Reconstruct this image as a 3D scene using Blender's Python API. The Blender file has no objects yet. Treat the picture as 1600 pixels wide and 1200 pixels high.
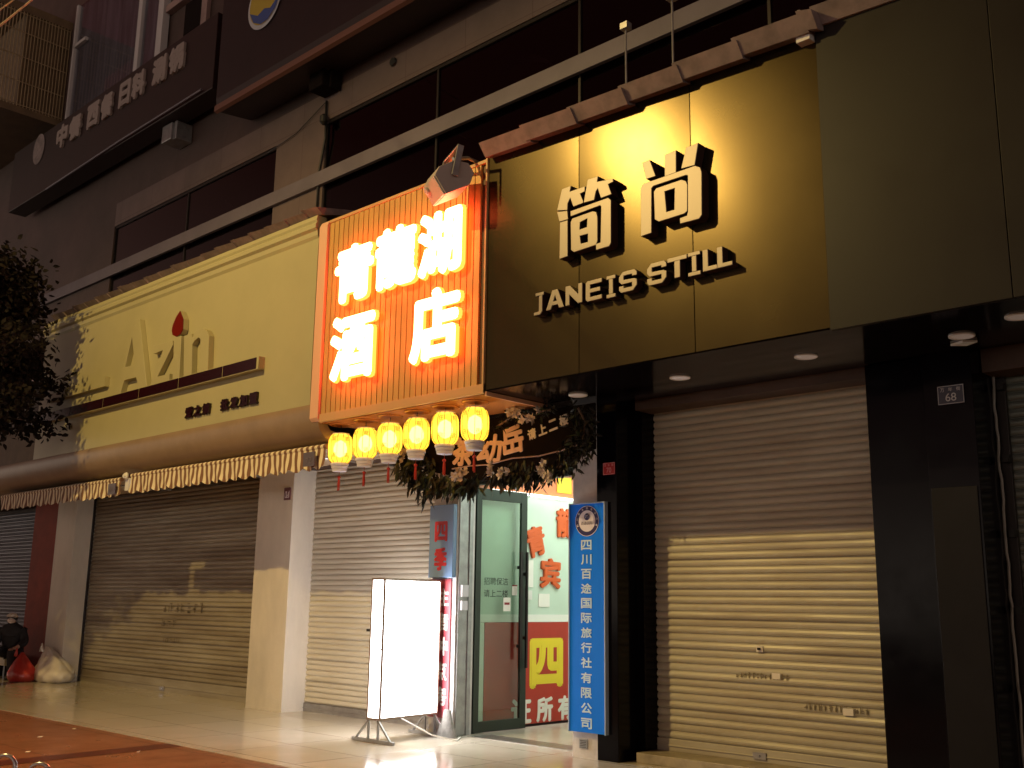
import bpy, bmesh, math, random
from mathutils import Vector, Matrix
S = bpy.context.scene
COL = S.collection
rnd = random.Random(7)
# ---------------------------------------------------------------- camera, world, exposure
R_ = (0.72526, 0.68834, 0.01378); U_ = (0.13195, -0.15862, 0.97848); F_ = (-0.67571, 0.70784, 0.20586)
cam = bpy.data.cameras.new('camera'); cam.sensor_width = 36.0; cam.lens = 1628.6 / 1600 * 36
cam.clip_start = 0.05; cam.clip_end = 400
co = bpy.data.objects.new('camera', cam); COL.objects.link(co)
co.matrix_world = Matrix(((R_[0], U_[0], -F_[0], 0), (R_[1], U_[1], -F_[1], 0), (R_[2], U_[2], -F_[2], 1.55), (0, 0, 0, 1)))
S.camera = co
W = bpy.data.worlds.new('World'); S.world = W; W.use_nodes = True
wn = W.node_tree.nodes; wl = W.node_tree.links
bg = wn['Background']; bg.inputs[1].default_value = 1.0
wt = wn.new('ShaderNodeTexCoord'); ws = wn.new('ShaderNodeSeparateXYZ'); wr = wn.new('ShaderNodeValToRGB')   # night sky: city glow low down, dark overhead
wl.new(wt.outputs['Generated'], ws.inputs[0]); wl.new(ws.outputs[2], wr.inputs[0]); wl.new(wr.outputs[0], bg.inputs[0])
wr.color_ramp.elements[0].position = 0.0; wr.color_ramp.elements[0].color = (1.45, 1.20, 0.96, 1)
wr.color_ramp.elements[1].position = 0.42; wr.color_ramp.elements[1].color = (0.060, 0.014, 0.011, 1)
we = wr.color_ramp.elements.new(0.13); we.color = (0.25, 0.15, 0.12, 1)
S.view_settings.view_transform = 'Standard'; S.view_settings.look = 'None'
S.view_settings.exposure = 0.0; S.view_settings.gamma = 1.0
S.cycles.use_denoising = True; S.cycles.max_bounces = 8; S.cycles.transparent_max_bounces = 16
S.cycles.sample_clamp_indirect = 6.0; S.cycles.caustics_reflective = False; S.cycles.caustics_refractive = False

# ---------------------------------------------------------------- materials
def mat(name, col, rough=0.6, metal=0.0, spec=0.5, var=0.0, vscale=3.0, vstretch=(1, 1, 1), bump=0.0, bscale=40.0,
        emit=None, estr=0.0, col2=None, coat=0.0, trans=0.0, rvar=0.0, detail=5.0):
    m = bpy.data.materials.new(name); m.use_nodes = True
    nt = m.node_tree; N = nt.nodes; L = nt.links
    b = N['Principled BSDF']
    b.inputs['Base Color'].default_value = (*col, 1); b.inputs['Roughness'].default_value = rough
    b.inputs['Metallic'].default_value = metal; b.inputs['Specular IOR Level'].default_value = spec
    b.inputs['Coat Weight'].default_value = coat
    if trans: b.inputs['Transmission Weight'].default_value = trans
    if emit: b.inputs['Emission Color'].default_value = (*emit, 1); b.inputs['Emission Strength'].default_value = estr
    if var or bump or rvar:
        tc = N.new('ShaderNodeTexCoord'); mp = N.new('ShaderNodeMapping'); L.new(tc.outputs['Object'], mp.inputs[0])
        mp.inputs['Scale'].default_value = vstretch
        n = N.new('ShaderNodeTexNoise'); n.inputs['Scale'].default_value = vscale; n.inputs['Detail'].default_value = detail
        n.inputs['Roughness'].default_value = 0.62
        L.new(mp.outputs[0], n.inputs[0])
        if var:
            mx = N.new('ShaderNodeMix'); mx.data_type = 'RGBA'
            c2 = col2 or tuple(c * (1 - var) for c in col)
            mx.inputs[6].default_value = (*col, 1); mx.inputs[7].default_value = (*c2, 1)
            rp = N.new('ShaderNodeValToRGB'); rp.color_ramp.elements[0].position = 0.38; rp.color_ramp.elements[1].position = 0.68
            L.new(n.outputs[0], rp.inputs[0]); L.new(rp.outputs[0], mx.inputs[0]); L.new(mx.outputs[2], b.inputs['Base Color'])
        if rvar:
            mr = N.new('ShaderNodeMapRange'); mr.inputs[3].default_value = rough - rvar; mr.inputs[4].default_value = rough + rvar
            mr.inputs[1].default_value = 0.35; mr.inputs[2].default_value = 0.65
            L.new(n.outputs[0], mr.inputs[0]); L.new(mr.outputs[0], b.inputs['Roughness'])
        if bump:
            n2 = N.new('ShaderNodeTexNoise'); n2.inputs['Scale'].default_value = bscale; n2.inputs['Detail'].default_value = 3
            L.new(tc.outputs['Object'], n2.inputs[0])
            bp = N.new('ShaderNodeBump'); bp.inputs['Strength'].default_value = bump; bp.inputs['Distance'].default_value = 0.02
            L.new(n2.outputs[0], bp.inputs['Height']); L.new(bp.outputs[0], b.inputs['Normal'])
    return m
def emitter(name, col, strength):
    m = bpy.data.materials.new(name); m.use_nodes = True
    nt = m.node_tree; nt.nodes.clear(); e = nt.nodes.new('ShaderNodeEmission'); o = nt.nodes.new('ShaderNodeOutputMaterial')
    e.inputs[0].default_value = (*col, 1); e.inputs[1].default_value = strength; nt.links.new(e.outputs[0], o.inputs[0])
    return m
def glass(name, tint, gl=0.12, rough=0.02):
    m = bpy.data.materials.new(name); m.use_nodes = True
    nt = m.node_tree; nt.nodes.clear(); N = nt.nodes; L = nt.links
    t = N.new('ShaderNodeBsdfTransparent'); t.inputs[0].default_value = (*tint, 1)
    g = N.new('ShaderNodeBsdfGlossy'); g.inputs['Roughness'].default_value = rough
    ge = N.new('ShaderNodeNewGeometry'); dt = N.new('ShaderNodeVectorMath'); dt.operation = 'DOT_PRODUCT'
    L.new(ge.outputs['Normal'], dt.inputs[0]); L.new(ge.outputs['Incoming'], dt.inputs[1])
    def mm(op, a, v):
        q = N.new('ShaderNodeMath'); q.operation = op
        if op == 'SUBTRACT': q.inputs[0].default_value = v; L.new(a, q.inputs[1])
        else:
            L.new(a, q.inputs[0]); q.inputs[1].default_value = v
        return q.outputs[0]
    mth = N.new('ShaderNodeMath'); mth.operation = 'ADD'; mth.inputs[1].default_value = gl * 0.4
    L.new(mm('POWER', mm('SUBTRACT', mm('ABSOLUTE', dt.outputs['Value'], 0), 1.0), 4.0), mth.inputs[0])
    mx = N.new('ShaderNodeMixShader'); o = N.new('ShaderNodeOutputMaterial')
    L.new(mth.outputs[0], mx.inputs[0]); L.new(t.outputs[0], mx.inputs[1]); L.new(g.outputs[0], mx.inputs[2]); L.new(mx.outputs[0], o.inputs[0])
    return m
def tiles(name, col, col2, joint, w, h, rough, rot=0.0, jw=0.004, rvar=0.08, var=0.25, axes='XY', spec=0.5, vscale=1.3):
    m = bpy.data.materials.new(name); m.use_nodes = True
    nt = m.node_tree; N = nt.nodes; L = nt.links; b = N['Principled BSDF']
    tc = N.new('ShaderNodeTexCoord'); mp = N.new('ShaderNodeMapping'); L.new(tc.outputs['Object'], mp.inputs[0])
    mp.inputs['Rotation'].default_value = (math.pi / 2 if axes == 'XZ' else 0, 0, rot)
    br = N.new('ShaderNodeTexBrick'); br.offset = 0.0; br.inputs['Scale'].default_value = 1.0
    br.inputs['Color1'].default_value = (*col, 1); br.inputs['Color2'].default_value = (*col2, 1); br.inputs['Mortar'].default_value = (*joint, 1)
    br.inputs['Mortar Size'].default_value = jw; br.inputs['Brick Width'].default_value = w; br.inputs['Row Height'].default_value = h
    br.inputs['Mortar Smooth'].default_value = 0.3
    L.new(mp.outputs[0], br.inputs[0])
    n = N.new('ShaderNodeTexNoise'); n.inputs['Scale'].default_value = vscale; n.inputs['Detail'].default_value = 7; n.inputs['Roughness'].default_value = 0.65
    L.new(tc.outputs['Object'], n.inputs[0])
    mx = N.new('ShaderNodeMix'); mx.data_type = 'RGBA'; mx.blend_type = 'MULTIPLY'
    mr = N.new('ShaderNodeMapRange'); mr.inputs[1].default_value = 0.35; mr.inputs[2].default_value = 0.7; mr.inputs[3].default_value = 0; mr.inputs[4].default_value = 1
    L.new(n.outputs[0], mr.inputs[0]); L.new(mr.outputs[0], mx.inputs[0]); L.new(br.outputs[0], mx.inputs[6])
    mx.inputs[7].default_value = (1 - var, 1 - var, 1 - var * 1.1, 1)
    L.new(mx.outputs[2], b.inputs['Base Color'])
    r2 = N.new('ShaderNodeMapRange'); r2.inputs[1].default_value = 0.3; r2.inputs[2].default_value = 0.7; r2.inputs[3].default_value = max(0.03, rough - rvar); r2.inputs[4].default_value = rough + rvar
    L.new(n.outputs[0], r2.inputs[0]); L.new(r2.outputs[0], b.inputs['Roughness'])
    b.inputs['Specular IOR Level'].default_value = spec
    bp = N.new('ShaderNodeBump'); bp.inputs['Strength'].default_value = 0.25; bp.inputs['Distance'].default_value = 0.004
    iv = N.new('ShaderNodeMath'); iv.operation = 'SUBTRACT'; iv.inputs[0].default_value = 1; L.new(br.outputs['Fac'], iv.inputs[1])
    L.new(iv.outputs[0], bp.inputs['Height']); L.new(bp.outputs[0], b.inputs['Normal'])
    return m

# ---------------------------------------------------------------- mesh helper
class MB:
    def __init__(s): s.v = []; s.f = []; s.mi = []; s.cur = 0
    def add(s, vs, fs):
        o = len(s.v); s.v += [tuple(p) for p in vs]; s.f += [tuple(i + o for i in f) for f in fs]; s.mi += [s.cur] * len(fs); return s
    def box(s, x0, x1, y0, y1, z0, z1):
        return s.add([(x0,y0,z0),(x1,y0,z0),(x1,y1,z0),(x0,y1,z0),(x0,y0,z1),(x1,y0,z1),(x1,y1,z1),(x0,y1,z1)],
                     [(0,3,2,1),(4,5,6,7),(0,1,5,4),(1,2,6,5),(2,3,7,6),(3,0,4,7)])
    def bar(s, a, b, w, h=None, up=(0, 0, 1)):
        a = Vector(a); b = Vector(b); d = (b - a).normalized(); u = Vector(up)
        if abs(d.dot(u)) > 0.95: u = Vector((0, 1, 0))
        x = d.cross(u).normalized() * (w / 2); z = x.cross(d).normalized() * ((h or w) / 2)
        vs = [a - x - z, a + x - z, a + x + z, a - x + z, b - x - z, b + x - z, b + x + z, b - x + z]
        return s.add(vs, [(0,1,2,3),(7,6,5,4),(0,4,5,1),(1,5,6,2),(2,6,7,3),(3,7,4,0)])
    def tube(s, pts, r, n=8, rs=None, cap=True):
        pts = [Vector(p) for p in pts]; rings = []
        u = Vector((0.13, 0.07, 1)).normalized()
        for i, p in enumerate(pts):
            d = (pts[min(i + 1, len(pts) - 1)] - pts[max(i - 1, 0)]).normalized()
            if abs(d.dot(u)) > 0.9: u2 = Vector((1, 0.1, 0)).normalized()
            else: u2 = u
            x = d.cross(u2).normalized(); y = d.cross(x).normalized(); rr = rs[i] if rs else r
            rings.append([p + (x * math.cos(t) + y * math.sin(t)) * rr for t in (2 * math.pi * k / n for k in range(n))])
        vs = [p for rg in rings for p in rg]; fs = []
        for i in range(len(pts) - 1):
            for k in range(n):
                fs.append((i*n+k, i*n+(k+1)%n, (i+1)*n+(k+1)%n, (i+1)*n+k))
        if cap: fs.append(tuple(range(n))); fs.append(tuple((len(pts)-1)*n + k for k in reversed(range(n))))
        return s.add(vs, fs)
    def lathe(s, prof, c=(0, 0, 0), n=24, capb=True, capt=True):
        vs = []; fs = []
        for r, z in prof:
            for k in range(n):
                a = 2 * math.pi * k / n; vs.append((c[0] + r * math.cos(a), c[1] + r * math.sin(a), c[2] + z))
        m = len(prof)
        for i in range(m - 1):
            for k in range(n): fs.append((i*n+k, i*n+(k+1)%n, (i+1)*n+(k+1)%n, (i+1)*n+k))
        if capb: fs.append(tuple(reversed(range(n))))
        if capt: fs.append(tuple((m-1)*n + k for k in range(n)))
        return s.add(vs, fs)
    def sweepx(s, prof, x0, x1, caps=True):     # prof: list of (y,z), swept along x
        n = len(prof); vs = [(x0, y, z) for y, z in prof] + [(x1, y, z) for y, z in prof]
        fs = [(i, i+1, n+i+1, n+i) for i in range(n-1)]
        if caps: fs += [tuple(range(n))[::-1], tuple(n + i for i in range(n))]; fs.append((n-1, 0, n, 2*n-1))
        return s.add(vs, fs)
    def mesh(s, me, fn):
        return s.add([fn(v.co) for v in me.vertices], [tuple(p.vertices) for p in me.polygons])
    def quad(s, a, b, c, d): return s.add([a, b, c, d], [(0, 1, 2, 3)])
    def build(s, name, mats, parent=None, smooth=False, bevel=0.0, label=None, org=None):
        me = bpy.data.meshes.new(name)
        if parent is not None: o = Vector(ORG[parent.name])
        else:
            xs = [v[0] for v in s.v]; ys = [v[1] for v in s.v]; zs = [v[2] for v in s.v]
            o = Vector(org) if org else Vector(((min(xs)+max(xs))/2, (min(ys)+max(ys))/2, min(zs)))
        me.from_pydata([(v[0]-o.x, v[1]-o.y, v[2]-o.z) for v in s.v], [], s.f); me.update()
        if mats is None: mats = []
        if not isinstance(mats, (list, tuple)): mats = [mats]
        for m in mats: me.materials.append(m)
        if len(mats) > 1:
            for p, i in zip(me.polygons, s.mi): p.material_index = i
        bm = bmesh.new(); bm.from_mesh(me); bmesh.ops.recalc_face_normals(bm, faces=bm.faces[:]) if not getattr(s, 'keep', False) else None
        bm.to_mesh(me); bm.free()
        if smooth:
            for p in me.polygons: p.use_smooth = True
            if smooth is not True: me.set_sharp_from_angle(angle=math.radians(smooth))
        ob = bpy.data.objects.new(name, me); COL.objects.link(ob)
        if parent is not None: ob.parent = parent
        else: ob.location = o
        if bevel:
            md = ob.modifiers.new('bevel', 'BEVEL'); md.width = bevel; md.segments = 2; md.limit_method = 'ANGLE'; md.angle_limit = math.radians(40)
        ORG[ob.name] = tuple(o)
        if label: ob['label'] = label
        return ob
ORG = {}
def thing(name, label, cat, loc, group=None):
    o = bpy.data.objects.new(name, None); o.empty_display_size = 0.2; COL.objects.link(o); o.location = loc; ORG[o.name] = tuple(loc)
    tag(o, label, cat, group); return o
def tag(o, label, cat, group=None):
    o['label'] = label; o['category'] = cat
    if group: o['group'] = group
    return o
def struct(o): o['kind'] = 'structure'; return o
def kids(o): return [c for c in COL.objects if c.parent == o]
def copy_tree(o, parent=None):
    c = o.copy(); COL.objects.link(c)
    if parent is not None: c.parent = parent
    for ch in kids(o): copy_tree(ch, c)
    return c
def FX(Y):        # text frame on a plane facing -y at y=Y
    return lambda u, v, w: (u, Y - w, v)
def FS(X):        # text frame on a plane facing +x at x=X  (u runs along y)
    return lambda u, v, w: (X + w, u, v)
_tc = {}
def text_me(t, off=0.0):
    k = (t, off)
    if k not in _tc:
        cu = bpy.data.curves.new('t', 'FONT'); cu.body = t; cu.size = 1; cu.extrude = 0.5; cu.offset = off
        o = bpy.data.objects.new('t', cu); COL.objects.link(o); bpy.context.view_layer.update()
        _tc[k] = bpy.data.meshes.new_from_object(o.evaluated_get(bpy.context.evaluated_depsgraph_get()))
        bpy.data.objects.remove(o)
    return _tc[k]
def put_text(mb, t, fr, u0, u1, v0, v1, depth=0.01, base=0.0, bold=0.0, off=0.0, rot=0.0, keep=False):
    """fit text t into the box (u0..u1, v0..v1); bold = stroke growth in metres, made of shifted copies"""
    me = text_me(t, off)
    xs = [v.co.x for v in me.vertices]; ys = [v.co.y for v in me.vertices]
    ax, bx, ay, by = min(xs), max(xs), min(ys), max(ys)
    w = u1 - u0 - 2 * bold; h = v1 - v0 - 2 * bold
    su = w / max(bx - ax, 1e-6); sv = h / max(by - ay, 1e-6)
    if keep:
        k = min(su, sv); su = sv = k
    cu = (u0 + u1) / 2; cv = (v0 + v1) / 2; cx = (ax + bx) / 2; cy = (ay + by) / 2
    sh = [(0, 0)]
    if bold: sh = [(0, 0)] + [(bold * math.cos(a), bold * math.sin(a)) for a in (math.pi * k / 4 for k in range(8))]
    cr, sr = math.cos(rot), math.sin(rot)
    for i, (dx, dy) in enumerate(sh):
        dd = depth - i * 0.0006
        def fn(c, dx=dx, dy=dy, dd=dd):
            a = (c.x - cx) * su + dx; b = (c.y - cy) * sv + dy
            return fr(cu + a * cr - b * sr, cv + a * sr + b * cr, base + (c.z + 0.5) * dd)
        mb.mesh(me, fn)
    return mb
def poly_mesh(groups, extr, bev=0.0):
    """2D polygons with holes -> extruded meshes (list of evaluated meshes)"""
    out = []
    for g in groups:
        cu = bpy.data.curves.new('p', 'CURVE'); cu.dimensions = '2D'; cu.fill_mode = 'BOTH'; cu.extrude = extr / 2 - bev; cu.bevel_depth = bev; cu.offset = -bev
        for ring in g:
            sp = cu.splines.new('POLY'); sp.points.add(len(ring) - 1)
            for p, (x, y) in zip(sp.points, ring): p.co = (x, y, 0, 1)
            sp.use_cyclic_u = True
        o = bpy.data.objects.new('p', cu); COL.objects.link(o); bpy.context.view_layer.update()
        out.append(bpy.data.meshes.new_from_object(o.evaluated_get(bpy.context.evaluated_depsgraph_get())))
        bpy.data.objects.remove(o)
    return out
def put_poly(mb, groups, fr, depth, base=0.0, bev=0.0):
    for me in poly_mesh(groups, depth, bev):
        mb.mesh(me, lambda c: fr(c.x, c.y, base + depth / 2 + c.z))
    return mb
# ---------------------------------------------------------------- palette
M = {}
M['lilac'] = mat('grey_lilac_paint', (0.155, 0.133, 0.165), 0.55, var=0.2, vscale=1.5)
M['wallpanel'] = tiles('rose_grey_wall_panels', (0.080, 0.048, 0.041), (0.072, 0.043, 0.037), (0.05, 0.03, 0.027), 1.25, 1.4, 0.5, axes='XZ', var=0.35, jw=0.006, vscale=0.8)
M['wallpanel_lit'] = tiles('painted_lamplit_wall_panels', (0.155, 0.112, 0.106), (0.14, 0.102, 0.096), (0.08, 0.045, 0.04), 1.25, 3.0, 0.5, axes='XZ', var=0.25, jw=0.006)  # paler copy of the wall panels: street lamp light put into the colour
M['darkwall'] = mat('dark_brown_render', (0.09, 0.055, 0.045), 0.7, var=0.35, bump=0.2)
M['winglass'] = glass('dark_window_glass', (0.42, 0.36, 0.38), 0.10)
M['frame_dark'] = mat('dark_aluminium', (0.035, 0.03, 0.03), 0.4, metal=0.6)
M['frame_grey'] = mat('grey_aluminium', (0.40, 0.40, 0.41), 0.38, metal=0.7, var=0.3, vscale=8)
M['blackstone'] = mat('black_polished_panel', (0.003, 0.0025, 0.005), 0.15, spec=0.14, var=0.3, rvar=0.05, vscale=2)
M['blackstone2'] = mat('slate_grey_board', (0.012, 0.0115, 0.015), 0.42, spec=0.15, var=0.25, vscale=2)
M['soffit'] = mat('black_gloss_soffit', (0.006, 0.004, 0.004), 0.13, spec=0.22, rvar=0.05, vscale=2)
M['cream_wall'] = mat('cream_painted_render', (0.66, 0.60, 0.52), 0.6, var=0.22, vscale=1.4, vstretch=(1, 1, 0.4), bump=0.12, bscale=25)
M['white_wall'] = mat('white_painted_render', (0.64, 0.60, 0.60), 0.6, var=0.25, vscale=4, bump=0.25, bscale=18)
M['red_wall'] = mat('red_orange_painted_wall', (0.24, 0.035, 0.015), 0.6, spec=0.15, var=0.25)
M['shut_r'] = mat('beige_steel_shutter', (0.52, 0.49, 0.41), 0.46, metal=0.06, var=0.42, col2=(0.38, 0.33, 0.26), vscale=1.6, vstretch=(0.35, 1, 3.2), rvar=0.1, detail=8)
M['shut_m'] = mat('cream_steel_shutter', (0.58, 0.53, 0.44), 0.42, metal=0.1, var=0.2, vscale=1.2, vstretch=(0.4, 1, 2.0), rvar=0.08)
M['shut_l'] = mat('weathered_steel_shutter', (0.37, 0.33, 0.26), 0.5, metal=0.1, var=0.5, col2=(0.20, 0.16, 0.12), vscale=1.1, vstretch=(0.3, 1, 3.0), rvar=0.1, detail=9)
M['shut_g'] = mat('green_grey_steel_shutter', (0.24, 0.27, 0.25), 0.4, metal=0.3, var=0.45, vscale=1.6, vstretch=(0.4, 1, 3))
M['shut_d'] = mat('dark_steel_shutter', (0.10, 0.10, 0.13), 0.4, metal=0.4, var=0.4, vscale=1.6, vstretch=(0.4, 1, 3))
M['steel'] = mat('brushed_steel', (0.42, 0.40, 0.38), 0.32, metal=0.9, var=0.2, vscale=10)
M['white'] = mat('white_plastic', (0.72, 0.70, 0.68), 0.4)
M['gold'] = mat('bronze_gold_metal_panel', (0.070, 0.053, 0.025), 0.26, metal=0.95, var=0.12, vscale=0.6, rvar=0.02)
M['greyboard'] = mat('brown_grey_fascia_sheet', (0.014, 0.0115, 0.010), 0.42, metal=0.0, spec=0.25, var=0.25, vscale=0.7, rvar=0.06)
M['letterface'] = mat('satin_metal_letter_face', (0.31, 0.265, 0.215), 0.42, metal=0.3)
M['letterside'] = mat('shaded_letter_return', (0.035, 0.014, 0.010), 0.5)  # dark colour stands in for shade on the letter sides
M['azin'] = mat('cream_sign_panel', (0.42, 0.385, 0.22), 0.42, var=0.10, vscale=0.8, rvar=0.04)
M['azdark'] = mat('dark_maroon_acrylic', (0.020, 0.003, 0.006), 0.25)
M['dropred'] = mat('red_acrylic', (0.15, 0.008, 0.003), 0.3)
M['tan'] = mat('orange_tan_aluminium_slat', (0.56, 0.34, 0.10), 0.42, metal=0.1, var=0.15, vscale=2)
M['tanback'] = mat('brown_slat_gap', (0.10, 0.045, 0.012), 0.6)
M['tansoffit'] = mat('orange_gloss_soffit', (0.52, 0.22, 0.08), 0.16, spec=0.6, rvar=0.05)
M['face'] = emitter('lit_letter_face', (1.0, 0.17, 0.07), 30.0)
M['halo'] = emitter('red_lit_letter_edge', (1.0, 0.06, 0.008), 15.0)
M['roofedge'] = mat('weathered_roof_sheet', (0.26, 0.20, 0.20), 0.6, var=0.4, vscale=5)
M['black'] = mat('black_board', (0.010, 0.006, 0.005), 0.85, spec=0.08)
M['blue'] = mat('blue_sign_enamel', (0.0, 0.19, 1.0), 0.45, spec=0.2)
M['bluegloss'] = mat('blue_grey_lightbox_face', (0.12, 0.22, 0.42), 0.12, spec=0.8)
M['skyblue_txt'] = mat('pale_blue_lettering', (0.60, 0.80, 1.0), 0.4)
M['navy'] = mat('navy_ink', (0.015, 0.012, 0.10), 0.4)
M['palepink'] = mat('pale_emblem_ground', (0.72, 0.66, 0.72), 0.4)
M['red_txt'] = mat('red_lettering', (0.50, 0.02, 0.03), 0.4)
M['dred_txt'] = mat('dark_red_lettering', (0.28, 0.02, 0.03), 0.4)
M['white_txt'] = mat('white_lettering', (0.80, 0.76, 0.72), 0.5)
M['yellow_txt'] = mat('yellow_lettering', (0.80, 0.62, 0.03), 0.5)
M['orange_txt'] = mat('orange_red_foam_letter', (0.62, 0.10, 0.02), 0.5)
M['black_txt'] = mat('black_lettering', (0.012, 0.012, 0.012), 0.5)
M['postred'] = mat('red_poster_vinyl', (0.45, 0.035, 0.02), 0.35, var=0.12)
M['mint'] = mat('mint_green_lobby_wall', (0.55, 0.66, 0.57), 0.35, var=0.06)
M['lobbywhite'] = mat('lobby_white', (0.8, 0.8, 0.76), 0.5)
M['lobbyfloor'] = mat('lobby_floor_tile', (0.42, 0.38, 0.30), 0.22, var=0.15)
M['orangebeam'] = mat('orange_lobby_beam', (0.70, 0.20, 0.07), 0.5)
M['panglass'] = glass('door_glass', (0.86, 0.93, 0.88), 0.15)
M['doorframe'] = mat('dark_door_frame', (0.035, 0.045, 0.038), 0.3, metal=0.5)
M['boxlit'] = emitter('lit_white_acrylic', (1.0, 0.955, 0.93), 14.0)
M['leaf'] = mat('dark_artificial_leaf', (0.012, 0.011, 0.006), 0.5, var=0.6, vscale=8)
M['leaf2'] = mat('olive_artificial_leaf', (0.07, 0.085, 0.025), 0.5, var=0.5, vscale=8)
M['petal'] = mat('pale_pink_petal', (0.50, 0.42, 0.38), 0.6)
M['twig'] = mat('brown_twig', (0.20, 0.12, 0.08), 0.7)
M['treeleaf'] = mat('street_tree_leaf', (0.012, 0.009, 0.007), 0.8, spec=0.15, var=0.5, vscale=3)
M['bark'] = mat('street_tree_bark', (0.12, 0.09, 0.07), 0.9, var=0.4, bump=0.5)
M['plastic_grey'] = mat('lantern_base_plastic', (0.70, 0.68, 0.78), 0.35)
M['tassel'] = mat('red_silk_tassel', (0.45, 0.03, 0.015), 0.7)
M['lampgrey'] = mat('grey_floodlight_casting', (0.42, 0.36, 0.34), 0.5)
def shade_mat():
    m = bpy.data.materials.new('lit_yellow_lantern_silk'); m.use_nodes = True
    nt = m.node_tree; N = nt.nodes; L = nt.links; N.clear()
    t = N.new('ShaderNodeBsdfTranslucent'); t.inputs[0].default_value = (0.97, 0.58, 0.08, 1)
    tp = N.new('ShaderNodeBsdfTransparent'); tp.inputs[0].default_value = (1, .9, .6, 1); mxs = N.new('ShaderNodeMixShader'); mxs.inputs[0].default_value = 0.20
    e = N.new('ShaderNodeEmission'); e.inputs[0].default_value = (1.0, 0.60, 0.05, 1); e.inputs[1].default_value = 0.30
    a = N.new('ShaderNodeAddShader'); o = N.new('ShaderNodeOutputMaterial')
    L.new(t.outputs[0], a.inputs[0]); L.new(e.outputs[0], a.inputs[1]); L.new(a.outputs[0], mxs.inputs[1]); L.new(tp.outputs[0], mxs.inputs[2]); L.new(mxs.outputs[0], o.inputs[0]); return m
M['silk'] = shade_mat()
def stripe_mat():
    m = bpy.data.materials.new('striped_awning_canvas'); m.use_nodes = True
    nt = m.node_tree; N = nt.nodes; L = nt.links; b = N['Principled BSDF']; b.inputs['Roughness'].default_value = 0.8
    tc = N.new('ShaderNodeTexCoord'); sp = N.new('ShaderNodeSeparateXYZ'); L.new(tc.outputs['Object'], sp.inputs[0])
    mu = N.new('ShaderNodeMath'); mu.operation = 'MULTIPLY'; mu.inputs[1].default_value = 1 / 0.118; L.new(sp.outputs[0], mu.inputs[0])
    fr = N.new('ShaderNodeMath'); fr.operation = 'FRACT'; L.new(mu.outputs[0], fr.inputs[0])
    gt = N.new('ShaderNodeMath'); gt.operation = 'GREATER_THAN'; gt.inputs[1].default_value = 0.5; L.new(fr.outputs[0], gt.inputs[0])
    mx = N.new('ShaderNodeMix'); mx.data_type = 'RGBA'; mx.inputs[6].default_value = (0.78, 0.68, 0.50, 1); mx.inputs[7].default_value = (0.20, 0.10, 0.06, 1)
    L.new(gt.outputs[0], mx.inputs[0]); L.new(mx.outputs[2], b.inputs['Base Color']); return m
M['stripe'] = stripe_mat()

# ---------------------------------------------------------------- ground
M['paving'] = tiles('pale_glossy_paving', (0.62, 0.57, 0.49), (0.57, 0.52, 0.45), (0.22, 0.17, 0.13), 1.2, 0.8, 0.13, var=0.26, jw=0.006)
M['walk'] = tiles('brown_pavement_tiles', (0.30, 0.13, 0.065), (0.27, 0.115, 0.06), (0.14, 0.055, 0.03), 2.4, 1.2, 0.34, var=0.35, jw=0.012, rvar=0.12)
M['walkshadow'] = mat('painted_pavement_shadow', (0.13, 0.035, 0.022), 0.3, var=0.3)  # shadow tone painted as a dark red surface
g = MB(); g.box(-80, 60, -60, 80, -0.3, -0.02); struct(g.build('ground', mat('asphalt', (0.05, 0.048, 0.046), 0.8, var=0.3, bump=0.3)))
g = MB(); g.box(-60, 40, 1.0, 6.09, -0.15, 0.0); struct(g.build('pavement', M['walk']))
g = MB(); g.box(-60, 40, 6.09, 9.6, -0.15, 0.004); struct(g.build('forecourt', M['paving']))
g = MB(); g.add([(-10.62, 1.0, 0.004), (-10.30, 1.0, 0.004), (-10.62, 6.08, 0.004), (-10.92, 6.08, 0.004)], [(0, 1, 2, 3)]); struct(g.build('painted_shadow_strip', M['walkshadow']))  # shadow band across the pavement, drawn as a flat dark sheet

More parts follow.
